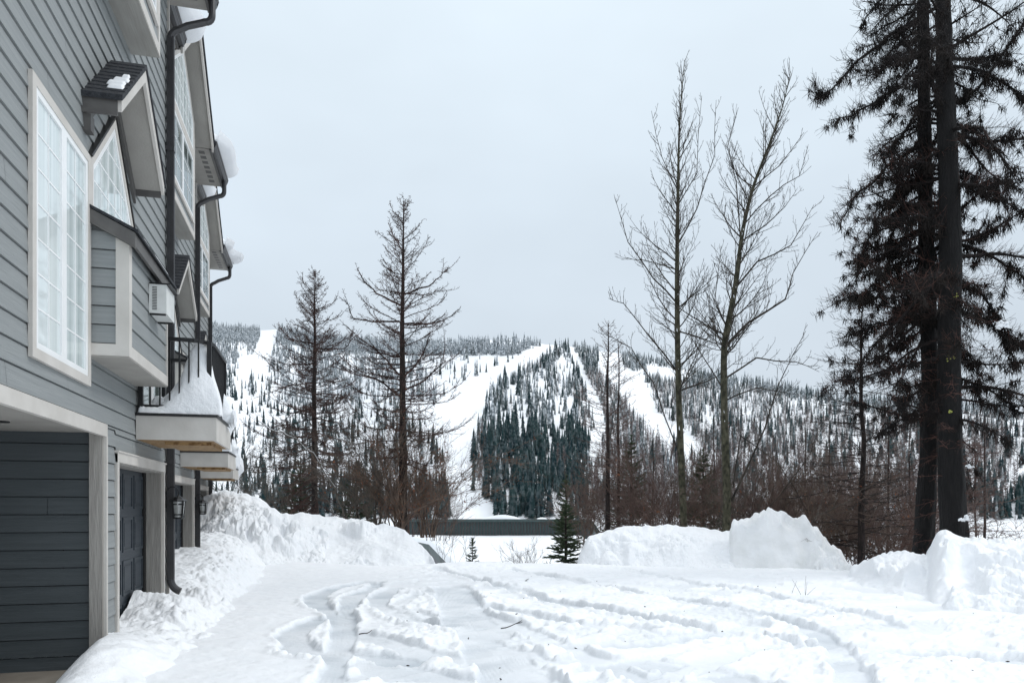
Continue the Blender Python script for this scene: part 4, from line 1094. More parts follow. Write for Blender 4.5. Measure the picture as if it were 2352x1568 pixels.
poplar('leaning bare poplar forking near the top, right of the straight one', 22.5,
       [(1668,1240),(1670,1120),(1664,980),(1662,840),(1664,780),(1690,660),(1706,520),(1732,420),(1768,330),(1800,240),(1816,165)],
       [.13,.125,.11,.10,.095,.078,.06,.045,.03,.018,.006],
       [([(1664,800),(1720,740),(1800,690),(1830,620),(1870,540)],.045), ([(1690,660),(1740,600),(1820,560),(1870,470)],.032), ([(1672,760),(1640,690),(1660,560)],.024),
        ([(1700,540),(1690,420),(1675,330),(1700,240)],.024), ([(1664,870),(1740,820),(1830,830),(1890,850)],.03), ([(1730,430),(1790,380),(1850,300)],.02), ([(1664,920),(1740,890),(1840,905)],.024),
        ([(1680,1150),(1760,980),(1790,880),(1850,760)],.04), ([(1684,1120),(1700,1000),(1780,1060),(1850,1180)],.025), ([(1706,520),(1770,450),(1840,400),(1860,330)],.02), ([(1665,900),(1600,800),(1580,760)],.022)], 22, 80, 2.1, .32)

# big lichen-hung trees ------------------------------------------------
def old_tree(label, d, tpx, radii, limbs, seed, nb, crown, zlo, zhi, fuzz=1., lich='lichen', top=.62, lumps=()):
    R.seed(seed); B = at(tpx[0][0], tpx[0][1], d)
    r = empty('lichen_tree', B, label, 'tree', None)
    pts = [at(u, v, d)-B for u, v in tpx]
    trunk_obj(r, pts, radii, M['bark_dark'], 22, .22)
    S = Segs(); Z_ = Segs(); G = []; W = Segs()
    zr_ = pts[-1].z*.62
    def dress(br, ln, hang, tw):
        n = int(ln*tw)
        for i in range(n):           # fine upswept twigs
            f = .1+.9*(i+R.random())/n; p, t = path_at(br, f); sd_ = t.cross(Vector((0,0,1)))*R.choice((-1,1))
            q = grow(p, t*R.uniform(.2,.8)+sd_*R.uniform(.1,.8)+Vector((0,0,R.uniform(-.2,.9))), R.uniform(.15,.5)*(1-.35*f), 3, Vector((0,0,.3)), .14)
            (W if R.random() < .42 and p.z < zr_ else S).line(q, .005, .0022)
            if R.random() < .5: e, tt = path_at(q, R.uniform(.3,.8)); S.seg(e, e+(tt+rv(.5)).normalized()*R.uniform(.06,.16), .0035, .0018)
        cl = 0; n = int(ln*hang); cen = [R.random() for _ in range(max(2, int(ln*3.2)))]
        for i in range(n):           # hanging tufts of hair lichen in clumps
            f = min(.97, max(.03, R.choice(cen)+R.gauss(0,.05))); p, t = path_at(br, f)
            p = p+rv(.035); l2 = R.uniform(.05,.26)*(1.2-.5*f)
            e = p+Vector((R.gauss(0,.06), R.gauss(0,.06), -l2)); Z_.seg(p, e, R.uniform(.004,.014), .002)
    for i in range(nb):
        f = zlo+(zhi-zlo)*((i+R.random())/nb); p, t = path_at(pts, f)
        az = R.uniform(0, 2*math.pi)
        while math.cos(az)*ST+math.sin(az)*CT < -.55 and R.random() < .7: az = R.uniform(0, 2*math.pi)
        el = math.radians(R.uniform(-25,15)); lite = f > top
        ln = crown*R.uniform(.45,1.1)*(.8 if lite else 1)
        dr_ = Vector((math.cos(az)*math.cos(el), math.sin(az)*math.cos(el), math.sin(el)))
        br = grow(p, dr_, ln, max(5, int(ln/.25)), Vector((0,0,R.uniform(-.7,.35))), .10)
        S.line(br, .018+.014*ln, .007); dress(br, ln, (25 if lite else 75)*fuzz, 26)
        for _ in range(int(ln*3.4)):
            q, t2 = path_at(br, R.uniform(.15,.9)); sd_ = t2.cross(Vector((0,0,1)))*R.choice((-1,1))
            l2 = ln*R.uniform(.18,.45); b2 = grow(q, sd_*.7+t2*.7+Vector((0,0,R.gauss(-.25,.3))), l2, 5, Vector((0,0,R.uniform(-.7,.2))), .12)
            S.line(b2, .010, .004); dress(b2, l2, (20 if lite else 62)*fuzz, 20)
        if f < .5:
            for _ in range(2):      # bare reddish dead twigs low on the trunk
                p2, _t = path_at(pts, R.uniform(.06,.5)); az = R.uniform(0, 6.28)
                q = grow(p2, Vector((math.cos(az), math.sin(az), R.uniform(-.3,.3))), R.uniform(.5,1.8), 6, Vector((0,0,R.uniform(-.5,.3))), .12); W.line(q, .008, .003); twiggy(W, q, .01, 12, .35, 0, 2, .0035)
        if R.random() < .03:
            q, _ = path_at(br, R.uniform(.3,.8)); G.append(q)
    for pxs, ra, hg in limbs:
        l0 = [at(u, v, d)-B for u, v in pxs]; l0 = [p-Vector((ST,CT,0))*.12*i for i, p in enumerate(l0)]
        l1_ = []
        for a, b_ in zip(l0[:-1], l0[1:]): l1_ += [a, a+(b_-a)*.5+rv(.025)]
        l1_.append(l0[-1]); S.line(l1_, ra, .008); ln = sum((b_-a).length for a, b_ in zip(l1_[:-1], l1_[1:]))
        dress(l1_, ln, 90*hg, 26)
        for _ in range(int(ln*4.5)):
            f = R.uniform(.1,.95); q, t2 = path_at(l1_, f)
            perp = t2.cross(rv(1)).normalized(); l2 = R.uniform(.3,.85)*(1-.4*f); b2 = grow(q, t2*.8+perp*.6+Vector((0,0,-.1)), l2, 5, Vector((0,0,R.uniform(-.4,.5))), .10)
            S.line(b2, .009, .0035); dress(b2, l2, 60*hg, 24)
    S.build('crown', M['twig_old'], r); Z_.build('lichen', M[lich], r); W.build('dead_twigs', M['twig_red'], r)
    for (u, v, s_) in lumps:
        g = MB(); c0 = at(u, v, d-.6)-B
        for _ in range(11):
            c = c0+Vector((R.gauss(0,s_*.6), R.gauss(0,s_*.4), R.gauss(0,s_*.25))); q_ = s_*R.uniform(.25,.6)
            g.tube([c+Vector((-q_,0,-q_*.25)), c+Vector((-q_*.6,.01,q_*.15)), c+Vector((0,0,q_*.3)), c+Vector((q_*.6,.02,q_*.1)), c+Vector((q_,0,-q_*.3))], [.01, q_*.4, q_*.52, q_*.42, .01], 10)
        g.build('crown_snow', M['snow_soft'], r, smooth=True)
    if G:
        for q in G:
            g = MB()
            for _ in range(1):
                c = q+rv(.07); s_ = R.uniform(.10,.22)
                g.tube([c+Vector((-s_,0,-.01)), c+Vector((-s_*.4,0,.03)), c+Vector((s_*.5,.02,.025)), c+Vector((s_,0,-.01))], [.01, s_*.5, s_*.42, .01], 8)
            g.build('crown_snow', M['snow_soft'], r, smooth=True)
    return r, pts, B
lt, tp, LB = old_tree('largest tree, thick black trunk, at the right edge', 17.2,
    [(2192,1330),(2190,1200),(2180,1000),(2180,800),(2183,600),(2180,400),(2170,200),(2165,0),(2160,-350)],
    [.36,.275,.25,.24,.225,.21,.185,.155,.07],
    [([(2170,250),(2240,210),(2300,120),(2360,30)],.05,1.), ([(2180,300),(2260,330),(2330,330),(2420,300)],.06,1.3), ([(2190,700),(2260,740),(2330,800),(2380,900)],.05,1.6),
     ([(2180,560),(2260,540),(2360,480)],.05,1.4), ([(2180,150),(2250,170),(2330,230),(2380,330)],.05,1.4), ([(2190,860),(2270,900),(2350,960)],.04,1.5), ([(2180,420),(2270,440),(2350,520)],.05,1.6),
     ([(2185,640),(2250,680),(2290,760),(2310,860)],.045,1.8)], 31, 78, 2.9, .25, .98, .85, top=.80, lumps=((2302,748,.16),(2346,942,.08),(2216,1192,.12),(2228,1072,.06)))
old_tree('dark lichen-draped tree with long drooping limbs, left of the thickest trunk', 18.2,
    [(2112,1345),(2122,1240),(2135,1000),(2135,800),(2128,600),(2124,400),(2122,200),(2120,0),(2120,-300)],
    [.30,.22,.195,.18,.17,.155,.14,.125,.07],
    [([(2118,38),(2037,89),(1978,140),(1927,190),(1881,241),(1851,250)],.055,.8), ([(2118,123),(2063,144),(2012,169),(1968,195)],.05,.9), ([(2118,186),(2063,207),(2012,237),(1978,262),(1936,292),(1885,305)],.055,1.4),
     ([(2122,330),(2063,368),(2020,398),(1987,436),(1949,461),(1927,499),(1894,541)],.055,.55), ([(2122,420),(2060,440),(2010,500),(1975,570),(1950,640)],.05,1.5), ([(2125,520),(2060,560),(2010,600),(1950,620)],.05,1.6),
     ([(2128,600),(2060,640),(2000,690),(1955,700)],.05,1.3), ([(2130,700),(2070,740),(2030,800)],.04,1.6), ([(2118,-60),(2050,-20),(1990,40),(1960,90)],.04,.6), ([(2125,470),(2070,480),(2030,560),(2020,650)],.05,2.)], 32, 88, 2.05, .40, .97, 1.0, top=.60, lumps=((2045,985,.08),))
# yellow-green moss spots on the trunks
ms = MB(); R.seed(5)
for (u, v, s_) in ((2194,681,.05),(2198,680,.03),(2181,945,.05),(2178,823,.03),(2190,822,.02)):
    c = at(u, v, 16.9)-LB
    for _ in range(5):
        q = c+Vector((R.gauss(0,.025),0,R.gauss(0,.025))); ms.tube([q, q+Vector((0,-.02,0))], [s_*.55, s_*.3], 7)
ms.build('moss', M['moss'], lt)

# shrubs and thickets --------------------------------------------------
def shrub(label, u, d, vb, n, ht, spread, seed, mt='twig_grey', lean=0., name='shrub', cat='shrub', group=None, dens=5.5, rt=.006, leaves=0, r0=.014, upb=.25):
    R.seed(seed); B = at(u, vb, d); r = empty(name, B, label, cat, group); S = Segs(); Lf = []
    for i in range(n):
        az = R.uniform(0, 2*math.pi); el = math.radians(R.uniform(48,85)); ln = ht*R.uniform(.5,1.1)
        p = Vector((R.gauss(0,.4*spread), R.gauss(0,.4*spread), -.3))
        dr_ = Vector((math.cos(az)*math.cos(el)*spread+lean, math.sin(az)*math.cos(el)*spread, math.sin(el)))
        br = grow(p, dr_, ln+.3, max(5, int(ln/.25)), Vector((R.gauss(0,.35),R.gauss(0,.35),R.uniform(-.8,upb))), .12)
        S.line(br, r0*R.uniform(.6,1.2)*ht/2.5, rt*.7)
        for _ in range(int(ln*dens)):
            q, t = path_at(br, R.uniform(.2,.98)); perp = t.cross(rv(1)).normalized()
            l2 = ln*R.uniform(.12,.42); b2 = grow(q, t+perp*.6, l2, 4, Vector((0,0,.2)), .12); S.line(b2, rt*1.1, rt*.5)
            for _ in range(int(l2*8)+1):
                q2, t2 = path_at(b2, R.uniform(.2,1)); S.seg(q2, q2+(t2+rv(.6)).normalized()*R.uniform(.08,.28), rt*.7, rt*.35)
            if leaves and R.random() < leaves:
                for _ in range(7): Lf.append(path_at(b2, R.random())[0]+rv(.07))
    S.build('stems', M[mt], r)
    if Lf:
        A_ = np.array([tuple(p) for p in Lf]); k = len(A_); a = rng.normal(0, .035, (k, 3)); b_ = rng.normal(0, .035, (k, 3))
        V = np.stack([A_, A_+a, A_+b_], 1).reshape(-1, 3); mesh_obj('dry_leaves', V, np.arange(3*k).reshape(-1, 3), M['leaf_dry'], r)
    return r
G1 = 'bare shrubs crowding behind the left snow bank'
for k, (u, d, vb, n, ht, sp_, mt, lf, lb) in enumerate((
    (985,27,1215,20,4.4,.5,'twig_tan',.6,'tall shrub thicket with rusty dead leaves beside the tallest larch'),
    (915,26.2,1225,24,4.4,.38,'twig_tan',.30,'rusty-leaved upright shrub wrapped round the trunk of the tallest larch'),
    (868,27,1195,20,4.6,.45,'twig_grey',0,'upright bare shrub between the two left larches'),
    (800,28,1190,18,3.4,.9,'twig_grey',.03,'low spreading bare shrub just right of the drooping larch'),
    (940,30,1215,16,3.2,.6,'twig_brown',.2,'dense reddish shrub at the foot of the tallest larch'),
    (1010,31,1225,22,1.9,.7,'twig_brown',0,'brown brush at the left end of the green roof band'),
    (560,27,1180,14,3.2,.8,'twig_grey',0,'thin bare shrub beyond the farthest balcony'),
    (650,34,1190,16,2.6,1.,'twig_grey',0,'sparse bare shrub left of the drooping larch trunk'),
    (905,33,1215,16,2.6,.9,'twig_brown',0,'brown underbrush behind the upright shrub'),
)): shrub(lb, u, d, vb, n, ht, sp_, 500+k, mt, leaves=lf)
for k, (u, d, vb, n, ht, sp_, mt, lf, lb) in enumerate((
    (1535,24.5,1235,34,3.6,1.,'twig_brown',.05,'reddish bare shrub at the foot of the straight poplar'),
    (1600,25,1235,26,2.4,.9,'twig_tan',.05,'tan bare shrub between the two poplars'),
    (1690,24,1240,26,3.2,.9,'twig_grey',.02,'grey bare shrub at the foot of the leaning poplar'),
    (1350,27,1240,22,2.6,.8,'twig_tan',0,'tan brush left of the slim larch'),
    (1470,26,1235,26,3.4,.8,'twig_brown',0,'brown brush between the slim larch and the straight poplar'),
    (1770,24,1250,34,3.4,1.1,'twig_brown',0,'arching brown shrub behind the snow block'),
    (1850,23,1270,36,3.2,1.2,'twig_tan',.04,'tan arching shrub to the right of the snow block'),
    (1920,22,1320,30,2.2,1.3,'twig_tan',.10,'low tan brush in the gap right of the snow block'),
    (2040,22,1320,34,3.6,1.1,'twig_brown',.02,'reddish brush between the slender larch and the big trees'),
    (2080,26,1330,34,4.6,.9,'twig_brown',.0,'tall reddish brush behind the left big trunk'),
    (1900,28,1320,40,4.4,1.,'twig_brown',0,'wide reddish thicket beyond the slender larch'),
    (1800,30,1290,40,4.0,1.,'twig_brown',0,'reddish thicket far behind the snow block'),
    (2260,21,1300,16,1.6,1.1,'twig_brown',.02,'reddish brush right of the thickest trunk'),
    (2350,25,1300,14,1.8,1.,'twig_brown',0,'reddish brush at the right picture edge'),
)): shrub(lb, u, d, vb, n, ht, sp_, 540+k, mt, leaves=lf)
for k in range(16):
    u = (1330,1400,1490,1560,1640,1700,1745,1800,1870,1930,1990,2060,1670,1840,1950,2100)[k]
    if k in (5, 8, 13): continue
    shrub('wispy reddish-brown bare bush in the thicket beyond the right snow banks', u, 32+(k*37 % 11), 1262 if u > 1700 else 1235, 16, (3.2 if u < 1640 else 4.6)*(.8+.05*(k*7 % 8)), .9, 650+k, ('twig_brown','twig_rust','twig_tan','twig_grey')[k*7 % 4], name='bare_bush', cat='bush', group='wispy bare bushes beyond the right snow banks', dens=6, rt=.0075)
R.seed(77)
LBL = ['thin rust-coloured larch standing among the brush farthest left of the six', 'thin rust-coloured larch behind the tan arching shrub']
for k, (u, d, vt, cr_) in enumerate(((1775,38,1000,1.6),(1850,36,960,1.7),(1905,40,930,1.8),(2040,34,900,1.7),(2090,30,960,1.5),(2262,32,960,1.8),(1640,36,960,1.4),(1500,40,985,1.4),(2240,40,1000,1.8))):
    o, _ = larch('young_larch', 'thin rust-brown young larch standing in the brush behind the right snow banks', u, d, 1290, vt, 0, 75, .055, 600+k, cr_, hb=.03, prof=.6, elow=-8, etop=35, tl=.30, dens=6, mt='twig_brown', rt=.007, sub=1, group='young larches in the brush behind the right snow banks')
def fallen(label, pxs, d, seed, mt='twig_tan', r0=.02, snowy=True):
    R.seed(seed); pts = [at(u, v, d) for u, v in pxs]; B = pts[0]; r = empty('arching_branch', B, label, 'branch'); S = Segs(); sn = Segs()
    L_ = [p-B for p in pts]; l1_ = []
    for a, b_ in zip(L_[:-1], L_[1:]): l1_ += [a, a+(b_-a)*.3+rv(.04), a+(b_-a)*.65+rv(.04)]
    l1_.append(L_[-1]); S.line(l1_, r0, .006)
    ln = sum((b_-a).length for a, b_ in zip(l1_[:-1], l1_[1:]))
    for i in range(int(ln*5)):
        q, t = path_at(l1_, R.uniform(.1,1)); b2 = grow(q, t+rv(.5), R.uniform(.3,1.), 4, Vector((0,0,.1)), .12); S.line(b2, .006, .003)
    S.build('stem', M[mt], r, 5)
    for i in range(3, (len(l1_)-2) if snowy else 0): sn.seg(l1_[i]+Vector((0,0,r0*.7)), l1_[i+1]+Vector((0,0,r0*.6)), r0*.55, r0*.45)
    if sn.d: sn.build('snow', M['snow_soft'], r, 6)
fallen('snow-lined leaning branch crossing the drooping larch', [(790,1190),(770,1120),(720,1040),(660,1000),(620,985),(580,960)], 26, 1, 'twig_grey', .03)
fallen('thin pale branch leaning left of the slender larch', [(1830,1240),(1880,1180),(1950,1150),(2010,1110),(2080,1090)], 20, 2, 'twig_grey', .012, False)
fallen('dark bare branch slanting up behind the snow block', [(1700,1240),(1760,1170),(1850,1060),(1880,980)], 22, 3, 'twig_dark', .018, False)

# ---------------------------------------------------------------- firs
def fir(label, u, d, vb, vt, rad, seed, nl, group=None, mt='fir', name='young_fir'):
    R.seed(seed); B = at(u, vb, d); Ht = at(u, vt, d).z-B.z; r = empty(name, B, label, 'fir tree', group)
    trunk_obj(r, [Vector((0,0,-.2)), Vector((.01,0,Ht*.5)), Vector((0,0,Ht))], [.05*Ht/2, .03*Ht/2, .004], M['bark_larch'], 8)
    S = Segs(); Nd = []
    for l in range(nl):
        f = .06+.9*l/nl; z = Ht*f; rr = rad*(1-f)**.85*R.uniform(.85,1.1)+.02
        for k in range(R.randint(5, 8)):
            az = R.uniform(0, 2*math.pi); ln = rr*R.uniform(.7,1.1)
            br = grow(Vector((0,0,z)), Vector((math.cos(az), math.sin(az), R.uniform(-.35,.1)+f*.5)), ln, 6, Vector((0,0,.25)), .05); S.line(br, .008, .003)
            n = int(ln*75)
            for i in range(n):
                q, t = path_at(br, R.uniform(.12,1)); sd_ = t.cross(Vector((0,0,1)))*R.choice((-1,1)); l2 = R.uniform(.06,.16)*(1.2-.4*f)*(rad/.7)**.5
                e = q+(t*.7+sd_*R.uniform(.2,.9)+Vector((0,0,R.uniform(-.25,.25)))).normalized()*l2
                Nd.append((q, e))
    for i in range(int(nl*4)): q = Vector((0,0,Ht*R.uniform(.8,1))); Nd.append((q, q+Vector((R.gauss(0,.05),R.gauss(0,.05),.08))))
    A0 = np.array([tuple(a) for a, b_ in Nd]); A1 = np.array([tuple(b_) for a, b_ in Nd])
    V, Fc = prisms(A0, A1, np.full(len(A0), .016*(rad/.7)**.5), np.full(len(A0), .004), 3); B_ = np.array(S.d); V2, F2 = prisms(B_[:, :3], B_[:, 3:6], B_[:, 6], B_[:, 7], 3)
    mesh_obj('foliage', np.concatenate([V, V2]), np.concatenate([Fc, F2+len(V)]), None, r, mats=[M[mt], M['bark_larch']], midx=[0]*len(Fc)+[1]*len(F2))
    return r
fir('small young fir poking out of the snow in front of the white roof', 1085, 22, 1318, 1238, .27, 41, 12)
fir('larger dark green fir beside the rounded snow bank', 1299, 21.3, 1325, 1150, .74, 42, 17)
fir('olive-green fir behind the dark fir', 1300, 30, 1260, 1090, .8, 43, 14)
fir('dark fir half hidden behind the shrubs right of the drooping larch', 690, 42, 1230, 1050, 1.6, 44, 20)
fir('dark fir at the foot of the upright shrub', 820, 38, 1230, 1060, 1.5, 45, 20)
fir('olive fir standing between the poplars', 1615, 30, 1250, 1030, 1.2, 46, 18)
fir('olive fir behind the slim larch', 1450, 33, 1250, 1000, 1.4, 47, 20)
for k, (u, vb, n, ht, lb) in enumerate(((1180,1306,9,.62,'leftmost tuft of bare twigs in front of the white roof'), (1215,1306,14,.9,'tallest tuft of bare twigs in front of the white roof'), (1240,1306,7,.6,'rightmost tuft of bare twigs in front of the white roof'), (1015,1275,9,1.1,'bare twigs at the corner of the white roof'))):
    shrub(lb, u, 21.2 if k < 3 else 22, vb, n, ht, .6, 700+k, 'twig_grey', rt=.0035, r0=.016, dens=9)

# twigs and litter on the snow
def stick(label, px, ln, seed, name='fallen_twig', up=False):
    R.seed(seed); x, y = at_z0(*px); r = empty(name, (x, y, .075), label, 'twig'); S = Segs()
    if up:
        for i in range(up): S.line(grow(Vector((R.gauss(0,.05),0,-.05)), Vector((R.gauss(0,.3),R.gauss(0,.2),1)), ln*R.uniform(.6,1), 4, Vector((.1,0,-.1)), .03), .004, .002)
    else:
        b_ = grow(Vector((-ln/2,0,.012)), Vector((1,R.gauss(0,.3),0)), ln, 5, Vector((0,.5,0)), .22)
        for p in b_: p.z = abs(p.z)*.5+.012
        S.line(b_, .009, .004)
        for _ in range(3): q, t = path_at(b_, R.uniform(.3,.9)); S.seg(q, q+Vector((t.x+R.gauss(0,.5), t.y+R.gauss(0,.5), .1)).normalized()*ln*.2, .004, .002)
    S.build('stem', M['twig_black'], r)
stick('dark forked twig lying on the far lot snow', (1213,1337), .30, 1)
stick('short twig lying beside the main tyre track', (846,1459), .22, 2)
stick('curved twig lying in the middle of the churned snow', (1180,1445), .34, 3)
stick('bare stalk sticking up in front of the snow block', (1815,1370), .55, 4, up=1, name='dead_stalk')
stick('cluster of bare stalks in front of the snow block', (1850,1368), .42, 5, up=4, name='dead_stalk')
bt = MB(); R.seed(9)
for _ in range(55):
    u, v = R.uniform(900,2350), R.uniform(1310,1566); x, y = at_z0(u, v); zz = float(ground(np.array([x]), np.array([y]))[0])
    s_ = R.uniform(.008,.022); c = Vector((x, y, zz+s_*.3)); e = Vector((R.gauss(0,1), R.gauss(0,1), .1)).normalized()*s_
    bt.tube([c-e, c, c+e], [.002, s_*.4, .002], 5)
tag(bt.build('debris', M['twig_black']), 'scattered specks of bark and needles on the snow', 'debris', kind='stuff')

# ---------------------------------------------------------------- far forest
def conifer_t(layers, k, wid, seed, jag=.35):
    r_ = np.random.default_rng(seed); V = []; Fc = []
    for l in range(layers):
        f0 = .04+.90*l/layers; z0 = f0; z1 = min(1, f0+1.9/layers); rr = wid*(1-f0)**.85
        b = len(V); V.append((0, 0, z1)); n = 2*k
        for i in range(n):
            an = 2*math.pi*(i+r_.uniform(-.3,.3))/n; q = rr*(1 if i % 2 == 0 else 1-jag)*r_.uniform(.75,1.15)
            V.append((math.cos(an)*q, math.sin(an)*q, z0-(.02 if i % 2 == 0 else -.015)))
        for i in range(n): Fc.append((b, b+1+i, b+1+(i+1) % n))
    b = len(V); V += [(.012,0,0),(-.006,.01,0),(-.006,-.01,0),(0,0,.9)]; Fc += [(b,b+1,b+3),(b+1,b+2,b+3),(b+2,b,b+3)]
    return np.array(V), np.array(Fc)
def bare_t(n, wid, seed):
    r_ = np.random.default_rng(seed); V = [(.010,0,0),(-.006,.009,0),(-.006,-.009,0),(0,0,1)]; Fc = [(0,1,3),(1,2,3),(2,0,3)]
    for i in range(n):
        z = r_.uniform(.12,.95); an = r_.uniform(0, 2*math.pi); q = wid*(1.05-z)**.6*r_.uniform(.5,1.1); c, s = math.cos(an), math.sin(an); b = len(V)
        up = r_.uniform(.02,.10); w_ = .013
        V += [(0,0,z-w_*.6),(c*q,s*q,z+up),(-s*w_*.2,c*w_*.2,z+w_)]; Fc.append((b,b+1,b+2))
        m = (c*q*.55, s*q*.55, z+up*.5); V += [m, (m[0]+r_.normal(0,.03), m[1]+r_.normal(0,.03), m[2]+r_.uniform(-.03,.07)), (m[0], m[1], m[2]+.012)]; Fc.append((b+3,b+4,b+5))
    return np.array(V), np.array(Fc)
def inpoly(u, v, P):
    ins = np.zeros(u.shape, bool); n = len(P); j = n-1
    for i in range(n):
        xi, yi = P[i]; xj, yj = P[j]
        c = ((yi > v) != (yj > v)) & (u < (xj-xi)*(v-yi)/(yj-yi+1e-9)+xi); ins ^= c; j = i
    return ins
RUNS = [
 [(598,750),(641,748),(634,780),(628,803),(620,840),(612,872),(546,862),(548,830),(582,812),(597,772)],
 [(1206,803),(1250,795),(1292,788),(1270,806),(1206,853),(1129,895),(1117,940),(1095,1001),(1087,1065),(1083,1120),(1093,1145),(1138,1154),(1133,1200),(1034,1200),(1028,1150),(1030,1086),(990,1010),(984,945),(1019,908),(1074,875),(1159,841)],
 [(1297,792),(1316,824),(1330,860),(1340,890),(1348,934),(1366,976),(1350,1044),(1375,1058),(1392,993),(1388,959),(1375,917),(1346,866),(1333,824),(1312,796)],
 [(1375,803),(1426,813),(1434,845),(1450,852),(1477,853),(1485,887),(1502,934),(1527,962),(1580,990),(1640,1060),(1600,1060),(1540,1040),(1510,1022),(1477,984),(1443,942),(1409,891),(1372,853)],
 [(1480,838),(1560,848),(1600,868),(1570,880),(1490,866)],
 [(2225,1195),(2300,1130),(2352,1070),(2440,990),(2440,1080),(2352,1112),(2290,1160),(2245,1190)],
]
ISL = [(1288,800),(1206,855),(1129,895),(1117,940),(1095,1001),(1087,1065),(1085,1150),(1138,1160),(1133,1200),(1350,1200),(1350,1044),(1366,976),(1345,900),(1325,850),(1299,796)]
WED = [(1305,795),(1372,805),(1372,853),(1409,891),(1443,942),(1477,984),(1510,1022),(1560,1100),(1600,1200),(1350,1200),(1375,1058),(1392,993),(1388,959),(1375,917),(1346,866),(1333,824)]
SLV = [(960,818),(1100,806),(1206,800),(1290,790),(1159,841),(1074,875),(1019,908),(985,900)]
def cover(u, v):
    """target canopy cover and shares of kinds (snowy, green, grey-green, larch, birch)"""
    n1 = .5+.5*fbm(u*.018, v*.010, 3, 801); n2 = .5+.5*fbm(u*.045, v*.020, 3, 802)
    vr = np.interp(u, RU, RV)
    c = np.full(u.shape, .40); K = np.zeros(u.shape+(5,)); K[:] = (.25,.2,.45,.1,0)
    def put(m, cv, ks): c[m] = (cv if np.isscalar(cv) else cv[m]); K[m] = ks
    L_ = u < 1090
    put(L_ & (v < 930), .24+.36*(n2 > .5), (.6,.0,.4,0,0))
    put((u < 640) & (v > 850), .10+.35*(n2 > .57), (.1,.3,.6,0,0))
    put(L_ & (v > 930), .12+.38*(n2 > .53), (.05,.45,.45,.05,0))
    put(L_ & (u > 600) & (v > 1122), .72+.1*n1, (0,.9,.1,0,0))
    put((v < vr+30) & (u < 1245), .95*np.ones(u.shape), (.9,0,.1,0,0))
    put(inpoly(u, v, SLV) & (v > vr+26), .13*np.ones(u.shape), (.3,.1,.6,0,0))
    isl = inpoly(u, v, ISL)
    put(isl & (v < 985), np.where(n2 > .45, .74, .28), (.2,.25,.5,.05,0))
    left = np.interp(v, [800,855,895,940,1001,1065,1200], [1288,1206,1129,1117,1095,1087,1085])
    put(isl & (u < left+26+12*n2) , .85*np.ones(u.shape), (.2,.4,.3,.1,0))
    put(isl & (v >= 985) & (u > left+26), np.where(n2+(v-985)/200 > .60, .92, .42), (0,.95,.02,.03,0))
    put(isl & (v > 1130) & (n1 > .62), .25*np.ones(u.shape), (0,.9,.1,0,0))
    rt_ = np.interp(v, [796,850,900,976,1044,1200], [1299,1325,1345,1366,1350,1350])
    put(isl & (u > rt_-34) & (v > 900) & (v < 1000), .8*np.ones(u.shape), (0,.2,.2,.6,0))
    put(inpoly(u, v, WED), .90*np.ones(u.shape), (.05,.05,.25,.65,0)); put(inpoly(u, v, WED) & (v < 860), .9*np.ones(u.shape), (.15,.2,.6,.05,0))
    rg = (u > 1428) & ~inpoly(u, v, WED)
    put(rg & (v < vr+40), .8*np.ones(u.shape), (.3,.1,.6,0,0))
    put(rg & (u > 1485) & (v >= vr+30) & (v < 965), np.where(n2 > .38, .84, .5), (.05,.08,.32,.40,.15))
    put(rg & (u > 1700) & (v >= vr+18) & (v < 985), np.where(n2 > .45, .72, .42), (.05,.03,.27,.33,.32))
    put(rg & (v >= 965), np.where(n2 > .45, .84, .48), (0,.15,.15,.55,.15))
    put((u > 2200) & (v > 1120), .85*np.ones(u.shape), (0,.7,.1,.2,0))
    for r_ in RUNS: c[inpoly(u, v, r_)] = 0
    return c, K
def depth_of(u, v):
    lo = np.full(u.shape, D0+5.); hi = np.interp(u, RU, RD)*1.0
    for _ in range(24):
        mid = (lo+hi)/2; a = (u-1176)/F; X_, Y_ = xy(a, mid)
        vv = 1163-F*(ground(X_, Y_, False)-H)/mid
        up = vv > v; lo = np.where(up, mid, lo); hi = np.where(up, hi, mid)
    return (lo+hi)/2
NC = 730000
u = rng.uniform(60, 2600, NC); v = rng.uniform(744, 1192, NC)
vr = np.interp(u, RU, RV); k = v > vr+.5; u, v = u[k], v[k]
c, K = cover(u, v)
ok = c > 0; u, v, c, K = u[ok], v[ok], c[ok], K[ok]
dd = depth_of(u, v)
kk = (rng.random(len(u))[:, None] > np.cumsum(K, 1)).sum(1).clip(0, 4)
hm = rng.uniform(11, 22, len(u))*np.where(kk == 0, .95, 1.)*np.where(kk == 2, .95, 1)
hm = hm*(.55+.65*rng.random(len(u))**.8)
hp = hm/dd*F
area = hp*hp*np.where(kk >= 3, .10, .15)
lam = -np.log(1-np.clip(c, 0, .96))/area*np.where(kk == 0, 3.0, np.where(u > 1430, 2.6, 2.2))
p = lam*((2600-60)*(1192-744)/NC)
sel = rng.random(len(u)) < p
